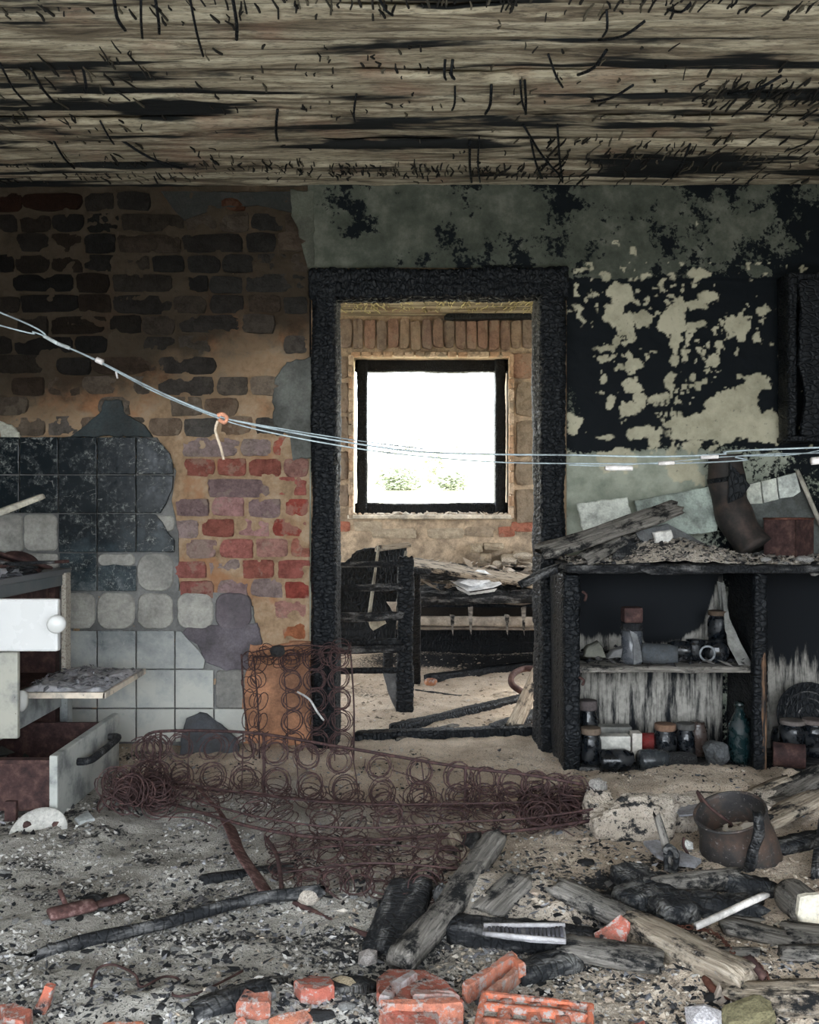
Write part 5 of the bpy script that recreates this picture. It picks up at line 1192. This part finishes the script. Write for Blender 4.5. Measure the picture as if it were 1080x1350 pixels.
tag(stone('grey_cube_stone', G(485, 1262, .015), (.022, .018, .018), MT['solid'], 12, (0, 0, .4), None, 1, (.36, .33, .31), .15), 'small grey squared stone left of the charred board foot', 'stone')
tag(stone('pale_stone', G(408, 1180, .02), (.032, .025, .018), MT['solid'], 13, None, None, 2, (.55, .49, .42), .3), 'pale tan stone beside the right end of the charred stick', 'stone')
tag(stone('pale_stone', G(786, 1045, .035), (.040, .03, .042), MT['solid'], 14, None, None, 2, (.60, .57, .54), .3), 'white angular plaster lump at the foot of the cupboard', 'stone')
# ribbed plate
rp = empty('ribbed_plate', G(690, 1232), 'silvery ribbed metal plate resting on the grey beam', 'plate')
rpts = [(636, 1228), (638, 1220), (690, 1220), (744, 1219), (746, 1240), (700, 1238), (660, 1233)]
plate('base', [G(x, y, .052) for x, y in rpts], (0, 0, -.008), MT['solid'], rp, (.30, .295, .31), 3, .001)
for k in range(17):
    x = 645+k*5.6+(5 if k > 7 else 0); a, b = G(x, 1222.5, .055), G(x+1.5, 1232+(k*.28), .055)
    beam('rib', a, b, .0065, .006, MT['solid'], rp, color=(.10, .10, .12), amp=.0, rag=0., seg=.01)
beam('rim', G(638, 1219.5, .056), G(745, 1219, .056), .008, .008, MT['solid'], rp, color=(.36, .35, .36), amp=.001, rag=0)
beam('rim', G(640, 1231, .056), G(746, 1240, .056), .008, .008, MT['solid'], rp, color=(.38, .37, .38), amp=.001, rag=0)
gb('grey_beam', 'grey burnt beam lying under the ribbed metal plate', (592, 1232), (780, 1252), .075, .05, 'charash', .005, .005, 'beam', seed=21, crack=.003)
gb('burnt_plank', 'bleached and blackened plank end right of the grey beam', (742, 1252), (868, 1272), .07, .03, 'ash_wood', .02, .01, seed=22, crack=.002)
gb('charred_block', 'short black charred block under the grey beam', (678, 1294), (760, 1274), .06, .04, 'floorchar', .0, .0, 'block', crack=.005)
gb('bleached_beam', 'thick bleached beam running to the lower right', (828, 1226), (984, 1304), .075, .055, 'pale_wood', .01, .0, 'beam', seed=23)
gb('burnt_plank', 'dark ended grey plank above the red tile shard', (732, 1174), (846, 1226), .06, .035, 'ash_wood', .01, .01, seed=24)
gb('pale_lath', 'thin pale lath lying along the dark ended grey plank', (764, 1180), (846, 1212), .022, .012, 'pale_wood', .015, .015, 'lath')
gb('charred_log', 'black alligatored log left of the pot', (822, 1160), (902, 1222), .10, .06, 'floorchar', .0, .0, 'log', crack=.008, seed=25)
gb('charred_heap', 'low black charred timber beside the alligatored log', (822, 1200), (880, 1170), .08, .05, 'floorchar', 0, 0, 'timber', crack=.006, seed=26)
gb('grey_log', 'grey rounded log lying in front of the pot', (868, 1176), (974, 1162), .06, .05, 'ash_wood', .02, .02, 'log', round_=True, seed=27)
gb('charred_beam', 'black cracked beam lying under the white stick', (884, 1200), (1004, 1208), .07, .05, 'floorchar', 0, 0, 'beam', crack=.006, seed=28)
gb('charred_beam', 'short black beam end behind the white stick', (950, 1168), (1022, 1180), .05, .045, 'floorchar', .01, 0, 'beam', crack=.005, seed=29)
gb('white_stick', 'slim white painted stick lying on black beams at right', (920, 1222), (1008, 1182), .014, .012, 'solid', .05, .06, 'stick', color=(.78, .74, .70), amp=.001)
gb('grey_splinter', 'thin grey splinter just below the black cracked beam', (962, 1212), (1000, 1216), .02, .012, 'ash_wood', cat='splinter')
gb('burnt_plank', 'grey plank with burnt edge below the white stick', (955, 1222), (1050, 1244), .055, .02, 'ash_wood', .01, .005, seed=30)
gb('grey_plank', 'flat grey plank at the right frame edge', (1036, 1232), (1100, 1238), .08, .02, 'ash_wood', .01, .01, seed=31)
gb('brown_plank', 'short brown plank on the sand at the right frame edge', (1034, 1260), (1100, 1262), .04, .02, 'ash_wood', .005, .005, seed=32)
gb('bleached_beam', 'bleached beam lying along the bottom right corner', (958, 1322), (1110, 1326), .06, .045, 'pale_wood', .0, .0, 'beam', seed=33)
gb('burnt_splinter', 'small burnt splinter above the thick bleached beam', (936, 1262), (1002, 1262), .03, .02, 'ash_wood', cat='splinter', seed=34)
gb('charred_plank', 'charred plank lying right of the pot', (1018, 1122), (1100, 1104), .06, .03, 'floorchar', .01, .01, crack=.003)
gb('charred_post', 'black post at right frame edge standing in sand', (1080, 1160), (1090, 1090), .04, .04, 'floorchar', 0, .05, 'post')
for k, (a, b, w_, m, lab) in enumerate([((1010, 1088), (1090, 1050), .08, 'pale_wood', 'curved bark-like board at the right edge below the cupboard, lowest'), ((1018, 1064), (1096, 1018), .10, 'ash_wood', 'broad grey board leaning at the right edge below the cupboard'), ((998, 1072), (1046, 1058), .05, 'ash_wood', 'small grey wood piece near the right compartment'), ((990, 1052), (1040, 1030), .04, 'pale_wood', 'light wood piece in front of the rusted can'), ((940, 1086), (1014, 1082), .045, 'ash_wood', 'grey flat wood piece behind the pot')]):
    gb('wood_piece', lab, a, b, w_, .022, m, .02, .03+.02*(k == 1), 'wood', seed=60+k, bend=.01)
st = empty('log_stump', G(1070, 1228), 'mossy log stub with cream sawn end at the right edge', 'log')
p0, p1 = G(1050, 1190, .06), G(1074, 1222, .035)
beam('bark', P(1040, 1178, 2.12), P(1072, 1206, 2.0), .085, .085, MT['ash_wood'], st, round_=True, amp=.006, rag=.004, seed=5)
wplate('sawn_end', [(1056, 1184), (1066, 1180), (1090, 1180), (1090, 1228), (1060, 1228), (1052, 1208)], 1.985, .02, MT['solid'], st, (.62, .58, .48), 4, .002)
tag(wplate('grey_wedge', [(1038, 1178), (1052, 1184), (1056, 1200), (1040, 1188)], 2.03, .04, MT['ash_wood'], None, None, 6), 'small grey wood wedge left of the log stub', 'wood')

# pot ---------------------------------------------------------------------
pot = empty('cooking_pot', G(966, 1150), 'large dented rusty pot lying tilted open on the rubble', 'pot')
pc = G(970, 1140, 0); base_z = pc.z
Mpot = Matrix.Translation(P(976, 1124, 2.42)) @ Matrix.Rotation(-.30, 4, 'Y') @ Matrix.Rotation(.20, 4, 'X') @ Matrix.Rotation(.3, 4, 'Z')
s_ = Sh('burnt_pot_metal', .6, .4, .35); v_ = s_.obj(); n_ = s_.noise(v_, 9, 6, .7); f_ = s_.noise(v_, 90, 4, .7)
MT['pot'] = s_.done(s_.mix(s_.ss(f_, .58, .7), s_.ramp(n_, [(.3, (.03, .03, .033)), (.5, (.06, .055, .053)), (.66, (.13, .085, .065)), (.8, (.22, .19, .17))]), (.24, .22, .205)))
R0, H0 = .104, .165
lathe('body', [(0, -.04), (R0*.97, -.04), (R0*1.02, -.03), (R0*1.0, .01), (R0*.95, .05), (R0*.90, H0*.65-.04), (R0*.86, H0-.045), (R0*.89, H0-.04), (R0*.87, H0-.036), (R0*.84, H0-.046), (R0*.87, .05), (R0*.93, .0), (R0*.9, -.03), (0, -.032)], MT['pot'], Mpot, pot, 48, jit=.006, seed=3)
tube('rim', [Mpot @ Vector((R0*.885*math.cos(a), R0*.885*math.sin(a), H0-.04)) for a in np.linspace(0, 2*np.pi, 40, endpoint=False)], .004, MT['pot'], pot, 6, True)
tube('handle', spline([Mpot @ Vector(p) for p in ((-.02, R0*.86, H0-.05), (-.03, R0*.80, H0+.0), (-.03, R0*.4, H0-.03), (0, R0*.1, H0-.08), (.02, R0*.5, H0-.12))], 6), .004, MT['rust'], pot, 6)
rr = np.random.default_rng(69); n = 160; a_ = rr.random(n)*6.28; r_ = rr.random(n)**.5*R0*.78
pp_ = np.array([Mpot @ Vector((r*math.cos(a), r*math.sin(a), .035)) for a, r in zip(a_, r_)])
lathe('soil_fill', [(0, .03), (R0*.5, .034), (R0*.84, .03), (R0*.84, .0), (0, .0)], M_GROUND, Mpot, pot, 30, jit=.004)
tag(chips('pot_dirt', pp_, .006, .025, .5, M_SANDCHIP, 4), 'dirt and crumbs lying inside the tilted pot', 'dirt', kind='stuff')
tag(beam('upright_stick', G(984, 1152, -.01), P(1000, 1074, 2.22), .026, .024, MT['charash'], amp=.007, seed=7, round_=True, bend=.01), 'charred grey stick standing against the front of the pot', 'stick')
sv = empty('small_shovel', G(886, 1146), 'small burnt shovel stuck upright in charred debris left of the pot', 'shovel')
beam('handle', P(886, 1140, 2.32), P(866, 1074, 2.36), .024, .02, MT['ash_wood'], sv, amp=.003, round_=True); 
tube('socket', spline([P(876, 1124, 2.31), P(882, 1116, 2.31), P(892, 1126, 2.30), P(890, 1148, 2.30)], 4), .008, MT['floorchar'], sv, 6)
wplate('blade', [(876, 1122), (888, 1116), (896, 1150), (884, 1158), (876, 1150)], 2.315, .012, MT['floorchar'], sv, None, 5)
tag(gplate('slate', [(848, 1108), (866, 1106), (896, 1120), (924, 1132), (918, 1140), (888, 1136), (866, 1126)], .012, MT['solid'], None, (.30, .30, .32), 5, .004, .03), 'flat grey slate shard lying behind the small shovel', 'slate')
tag(tube('hook_wire', spline([P(902, 1104, 2.4), P(901, 1115, 2.4), P(907, 1126, 2.4), P(908, 1140, 2.38)], 4), .004, MT['rust'], None, 6), 'thin dark hooked wire standing beside the slate shard', 'wire')
tag(stone('white_pebble', G(906, 1114, .03), (.018, .012, .014), MT['solid'], 16, None, None, 1, (.66, .66, .62)), 'white pebble right beside the hooked wire', 'stone')
# plaster crust in front of the cupboard
def crust(px, py, rad, sd, col, lab, lift=.0, am=.42):
    o = stone('plaster_crust', G(px, py, lift), rad, M_GROUND, sd, (0, 0, rl0.uniform(-.2, .2)), None, 5, col, am); me = o.data; n = len(me.vertices)
    co = np.zeros(n*3, np.float32); me.vertices.foreach_get('co', co); co = co.reshape(-1, 3); co *= (1+.10*fbm(co*6, 3, sd)+.04*fbm(co*16, 2, sd))[:, None]; me.vertices.foreach_set('co', co.ravel())
    for nm, v in (('sand', np.full(n, .55)), ('burnt', .3+.9*fbm(co*3, 3, sd).clip(0, 1)+.6*sstep(-.2, -.7, co[:, 2]))): me.attributes.new(nm, 'FLOAT', 'POINT').data.foreach_set('value', v.astype(np.float32))  # burnt mask also holds painted shade on the crust's underside
    tag(o, lab, 'plaster')
rl0 = random.Random(6)
crust(838, 1086, (.125, .06, .075), 71, (.36, .31, .25), 'thick broken plaster crust in front of the cupboard, left', .035)
crust(792, 1074, (.05, .045, .06), 72, (.33, .29, .25), 'grey plaster lump at the left end of the thick crust', .03)
crust(888, 1078, (.08, .045, .06), 73, (.46, .37, .28), 'sandy broken crust edge between thick crust and pot', .03)
crust(955, 1070, (.16, .07, .05), 74, (.46, .38, .29), 'wide low sandy crust behind the pot', .03)
crust(1010, 1062, (.08, .05, .05), 75, (.40, .33, .26), 'sandy crust lump right behind the pot', .0)
tag(gplate('grey_sheet', [(886, 1056), (934, 1052), (938, 1070), (896, 1074)], .006, MT['solid'], None, (.34, .34, .37), 8, .004, .075), 'flat bluish grey sheet scrap behind the pot', 'sheet')
tag(tube('iron_hoop', spline([G(786, 1062, .06), G(810, 1068, .062), G(850, 1068, .064), G(880, 1062, .066)], 5), .007, MT['floorchar'], None, 6), 'dark thin hoop edge lying on the plaster crust', 'hoop')

# hollow bricks and shards -------------------------------------------------
CL = (.40, .125, .09)
def hollow_brick(name, label, M4, Lx, Wy, Hz, bars, color):
    o = empty(name, M4.translation, label, 'brick'); n = bars
    bl = [(-Lx/2, Lx/2, -Wy/2, Wy/2, 0, .012), (-Lx/2, Lx/2, -Wy/2, -Wy/2+.012, 0, Hz), (-Lx/2, Lx/2, Wy/2-.012, Wy/2, 0, Hz), (-Lx/2, -Lx/2+.012, -Wy/2, Wy/2, 0, Hz), (Lx/2-.012, Lx/2, -Wy/2, Wy/2, 0, Hz)]
    V, F = [], []
    for b in bl:
        v, f = box_arr(*b); k = len(V); V += v; F += [[i+k for i in q_] for q_ in f]
    me = rawmesh('shell', V, F, False); bm = bmesh.new(); bm.from_mesh(me); bmesh.ops.bevel(bm, geom=list(bm.edges), offset=.003, segments=1, affect='EDGES'); bm.to_mesh(me); bm.free()
    link('shell', me, MT['clay'], o, M4, color)
    lathe_ = boxes('rubble_fill', [(-Lx/2+.004, Lx/2-.004, -Wy/2+.004, Wy/2-.004, .005, Hz*.82)], M_GROUND, o); lathe_.matrix_basis = M4 @ Matrix.Translation((0, 0, .005))
    for k in range(1, n):
        y = -Wy/2+Wy*k/n
        beam('web', M4 @ Vector((-Lx/2+.006, y, Hz*.56)), M4 @ Vector((Lx/2-.006, y, Hz*.56)), .020, Hz*.85, MT['clay'], o, color=color, amp=.002, rag=.002)
    for k in range(1, 4):
        x = -Lx/2+Lx*k/4
        beam('web', M4 @ Vector((x, -Wy/2+.006, Hz*.5)), M4 @ Vector((x, Wy/2-.006, Hz*.53)), .030, Hz*.9, MT['clay'], o, color=color, amp=.002, rag=.002)
    return o
g0 = G(704, 1366)
hollow_brick('hollow_brick', 'bright orange hollow brick with slots at the bottom edge', Matrix.Translation((g0.x, g0.y-.01, g0.z-.005)) @ Matrix.Rotation(-.22, 4, 'Z') @ Matrix.Rotation(.12, 4, 'X'), .20, .11, .05, 3, (.56, .165, .09))
hb2 = empty('broken_brick', G(550, 1305), 'large broken red hollow brick, ash covered, at lower centre', 'brick')
gplate('slab', [(497, 1288), (512, 1276), (560, 1278), (590, 1292), (612, 1318), (560, 1322), (506, 1320), (495, 1308)], .03, MT['clay'], hb2, CL, 3, .004, .03)
gplate('rib', [(500, 1318), (560, 1316), (604, 1314), (611, 1321), (560, 1325), (506, 1323)], .045, MT['clay'], hb2, (.52, .19, .12), 4, .003, .045)
gplate('rib', [(540, 1304), (596, 1306), (604, 1311), (545, 1311)], .02, MT['clay'], hb2, (.40, .25, .22), 5, .003, .04)
gplate('rib', [(500, 1312), (520, 1290), (545, 1277), (551, 1281), (530, 1296), (512, 1316)], .02, MT['clay'], hb2, (.42, .38, .38), 6, .003, .042)
tr = empty('brick_trough', G(650, 1285), 'dusty red brick shard shaped like a trough, right of the broken brick', 'brick')
gplate('floor', [(612, 1300), (672, 1258), (690, 1266), (640, 1308)], .015, MT['clay'], tr, (.46, .26, .20), 3, .003, .015)
gplate('side', [(608, 1296), (676, 1252), (682, 1257), (616, 1301)], .035, MT['clay'], tr, (.52, .20, .13), 4, .003, .045)
gplate('side', [(632, 1312), (688, 1266), (693, 1270), (640, 1316)], .03, MT['clay'], tr, (.48, .24, .17), 5, .003, .035)
gplate('end', [(674, 1254), (690, 1266), (694, 1270), (684, 1272), (672, 1260)], .03, MT['clay'], tr, (.55, .19, .11), 6, .003, .045)
tag(gplate('red_tile_shard', [(768, 1238), (800, 1216), (818, 1204), (832, 1214), (824, 1246), (806, 1250)], .02, MT['clay'], None, (.42, .12, .085), 8, .004, None, [.015, .05, .07, .06, .02, .015]), 'bright red tile shard propped against the bleached beam', 'tile')
for k, (poly, lf, lab) in enumerate([
    ([(388, 1292), (410, 1286), (438, 1288), (440, 1298), (420, 1306), (396, 1304)], .03, 'pinkish red brick shard on the ash, bottom left of centre'),
    ([(312, 1320), (322, 1302), (336, 1308), (356, 1306), (357, 1322), (340, 1326)], .035, 'jagged red brick shard at the bottom, left of the pinkish one'),
    ([(356, 1342), (380, 1332), (410, 1328), (414, 1340), (390, 1350), (360, 1352)], .02, 'flat red brick shard at the bottom edge below the pinkish one'),
    ([(502, 1334), (520, 1330), (560, 1330), (578, 1332), (574, 1350), (520, 1354)], .03, 'sooty red brick shard at the bottom edge under the broken brick'),
    ([(304, 1352), (312, 1340), (322, 1338), (330, 1352)], .03, 'small red brick point at the bottom edge'),
    ([(136, 1348), (160, 1345), (188, 1346), (186, 1356), (140, 1356)], .02, 'sliver of red brick on the bottom edge at left'),
    ([(832, 1348), (850, 1344), (856, 1354), (834, 1356)], .02, 'tiny red brick chip on the bottom edge at right')]):
    tag(gplate('brick_shard', poly, .03, MT['clay'], None, (.42, .125+.015*(k % 3), .09), 30+k, .004, lf), lab, 'brick')
bl_ = empty('broken_brick', G(35, 1335), 'shattered red hollow brick in the bottom left corner', 'brick')
wplate('shard', [(36, 1352), (48, 1322), (58, 1302), (68, 1306), (62, 1336), (50, 1354)], 1.63, .02, MT['clay'], bl_, (.46, .14, .09), 3, .004)
gplate('shard', [(0, 1324), (20, 1320), (40, 1330), (30, 1346), (6, 1342)], .03, MT['clay'], bl_, (.40, .13, .09), 4, .004, .03)
gplate('shard', [(-20, 1350), (10, 1340), (30, 1348), (40, 1358), (-10, 1362)], .03, MT['clay'], bl_, (.46, .16, .11), 5, .004, .025)
# chain and rusty hoops at the lower right
def chain(name, label, pxs, link_r=.006, cat='chain'):
    o = empty(name, G(*pxs[0]), label, cat); pts = spline([G(x, y, .014) for x, y in pxs], 10); acc = 0; k = 0; last = pts[0]
    for p in pts[1:]:
        acc += (p-last).length
        if acc > link_r*1.7:
            acc = 0; d = (p-last).normalized(); u = Vector((0, 0, 1)) if k % 2 else d.cross(Vector((0, 0, 1))).normalized()
            tube('chain_link', [p+d*link_r*1.3*math.cos(a)+u*link_r*.8*math.sin(a) for a in np.linspace(0, 2*np.pi, 8, endpoint=False)], .0018, MT['redrust'], o, 4, True); k += 1
        last = p
chain('rusty_chain', 'rusty red chain curving over the sand above the bleached beam', [(884, 1226), (900, 1222), (930, 1226), (950, 1236), (966, 1256)])
chain('rusty_chain', 'short rusty chain heaped at the end of the bleached beam', [(982, 1306), (1000, 1308), (1014, 1300), (1010, 1284), (996, 1268)])
tag(beam('metal_peg', G(985, 1262, .03), G(1010, 1292, .015), .014, .012, MT['rust'], amp=.002), 'bent brown metal peg by the heaped chain', 'peg')
tag(tube('rusty_hoop', spline([G(930, 1290, .0), G(940, 1304, .01), G(955, 1312, .012), G(970, 1310, .01)], 4), .008, MT['redrust'], None, 6), 'rusty hoop piece under the thick bleached beam', 'hoop')
tag(wplate('wood_shard', [(938, 1332), (950, 1300), (958, 1320), (962, 1334)], 1.66, .012, MT['solid'], None, (.50, .42, .35), 3), 'pointed pinkish wood shard standing at the bottom right', 'wood')
tag(wplate('pale_chip', [(958, 1340), (966, 1322), (969, 1328), (964, 1342)], 1.64, .01, MT['solid'], None, (.66, .60, .54), 4), 'slim pale chip standing beside the pinkish wood shard', 'wood')
tag(tube('loose_spring_wire', spline([G(120, 1300, .005), G(128, 1278, .01), G(150, 1272, .02), G(178, 1285, .02), G(186, 1302, .01), G(215, 1288, .015), G(236, 1292, .015), G(228, 1312, .005), G(260, 1310, .006), G(290, 1296, .01), G(320, 1280, .006)], 6), .0025, MT['rust'], None, 5), 'thin rusty wire curling over the ash at lower left', 'wire')
gb('dark_lath', 'dark burnt lath lying along the bottom edge, left', (255, 1340), (355, 1308), .05, .025, 'charash', 0, .01, 'lath')
gb('charred_chunk', 'black charred chunk between two red brick shards', (330, 1306), (376, 1296), .03, .02, 'floorchar', cat='wood')
gb('charred_chunk', 'black flaky char piece right of the pinkish red shard', (436, 1312), (482, 1302), .06, .025, 'floorchar', cat='wood', crack=.005)
tag(stone('straw_lump', G(450, 1302, .012), (.028, .02, .012), MT['solid'], 21, None, None, 2, (.46, .38, .26), .5), 'yellowish crumbly lump beside the pinkish red shard', 'lump')
tag(stone('straw_lump', G(985, 1340, .02), (.05, .03, .025), MT['solid'], 22, None, None, 3, (.20, .18, .10), .5), 'mossy brown lump at the bottom edge right', 'lump')
tag(stone('pale_block', G(928, 1344, .015), (.035, .03, .025), MT['solid'], 23, (0, 0, .1), None, 1, (.62, .60, .62), .12), 'pale block cut by the bottom edge at right', 'block')

# loose lumps one can pick out, then the crumbs nobody could count
rl = random.Random(77)
GR = {'a': ('grey_ash_lump', 'grey ash-covered lump lying loose on the left floor', 'grey lumps on the left floor', (.24, .24, .235)), 'b': ('sandy_lump', 'sandy plaster lump lying loose on the right floor', 'sandy lumps on the right floor', (.42, .34, .27)), 'c': ('charcoal_lump', 'black charcoal lump lying loose among the ash', 'charcoal lumps on the floor', (.015, .016, .018))}
LM = [stone_mesh(200+i, 2, .75) for i in range(6)]
for m_ in LM: m_.materials.append(MT['solid'])
for k in range(70):
    px, py = rl.uniform(5, 1075), 1010+340*rl.random()**.7
    if py < 1100 and 140 < px < 790: continue
    t = 'c' if rl.random() < .35 else ('a' if px < 560 else 'b'); nme, lab, grp, c = GR[t]; v = rl.uniform(.7, 1.3)
    s = rl.uniform(.007, .015); p = G(px, py, s*.15)
    o = link(nme, rl.choice(LM), None, None, Matrix.Translation(p) @ Euler((rl.uniform(-.4, .4), rl.uniform(-.4, .4), rl.uniform(0, 6))).to_matrix().to_4x4() @ Matrix.Diagonal((s*rl.uniform(.8, 1.8), s, s*rl.uniform(.4, .7), 1)), tuple(x*v for x in c)); tag(o, lab, 'lump', grp)
def scatter(n, seed, y0=1.45, y1=3.45, fn=None, dens=1.5):
    rg = np.random.default_rng(seed); y = 1/(1/y0+(1/y1-1/y0)*rg.random(n)) if dens else rg.uniform(y0, y1, n)
    x = (rg.uniform(-.50, .50, n)*y*1.02).clip(-2.2, 2.2)
    if fn is not None: k = rg.random(n) < fn(x, y); x, y = x[k], y[k]
    return np.stack([x, y, gheight(x, y)+.002], 1)
def clump(x, y, sd, a=9.): q = np.stack([x, y, x*0], 1); return np.clip(.35+1.3*fbm(q*a, 3, sd), 0, 1)
tag(chips('ash_crumbs', scatter(60000, 1, fn=lambda x, y: clump(x, y, 5)*sstep(.9, -.5, x)), .001, .008, .6, M_ASHCHIP, 11), 'pale ash and plaster crumbs covering the left of the floor', 'rubble', kind='stuff')
tag(chips('sandy_crumbs', scatter(50000, 2, fn=lambda x, y: clump(x, y, 6)*sstep(-.6, .7, x)), .001, .008, .6, M_SANDCHIP, 12), 'sandy crumbs covering the right of the floor', 'rubble', kind='stuff')
tag(chips('charcoal_crumbs', scatter(30000, 3, fn=lambda x, y: clump(x, y, 7, 6.)**1.5*.8), .001, .009, .5, M_CHARCHIP, 13), 'charcoal crumbs strewn all over the floor', 'rubble', kind='stuff')
tag(chips('ash_splinters', scatter(2200, 4, fn=lambda x, y: clump(x, y, 8, 5.)), .003, .012, .22, M_CHARCHIP, 14, elong=2.2), 'thin burnt splinters and flakes strewn over the floor', 'debris', kind='stuff')
tag(chips('grey_flakes', scatter(7000, 5, fn=lambda x, y: clump(x, y, 9, 4.)), .002, .012, .25, M_GREYCHIP, 15), 'bluish grey ash flakes strewn over the floor', 'debris', kind='stuff')
tag(chips('far_crumbs', scatter(5000, 6, 3.78, 5.8), .002, .014, .5, M_SANDCHIP, 16), 'sandy crumbs on the far room floor', 'rubble', kind='stuff')
M_FLAKE = mat_tone('dusty_charred_flakes', [(0, (.012, .013, .015)), (.6, (.045, .046, .05)), (1, (.20, .19, .185))], .8)
def zone(cx, cy, rx, ry): 
    return lambda x, y: np.exp(-(((x-cx)/rx)**2+((y-cy)/ry)**2))*clump(x, y, 33, 8.)*1.3
for k, (zf_, n_, lab) in enumerate([(zone(-.75, 2.45, .40, .18), 2600, 'burnt flakes thick on the ash below the range drawer'), (zone(.0, 1.68, .55, .10), 2600, 'burnt flakes among the red brick shards at the bottom'), (zone(.45, 2.35, .35, .2), 2600, 'burnt flakes on the floor in front of the springs, right'), (zone(-.1, 2.0, .8, .25), 2200, 'burnt flakes over the middle of the floor')]):
    tag(chips('charred_flakes', scatter(n_*4, 40+k, 1.5, 2.9, zf_), .002, .014, .3, M_FLAKE, 50+k), lab, 'debris', kind='stuff')
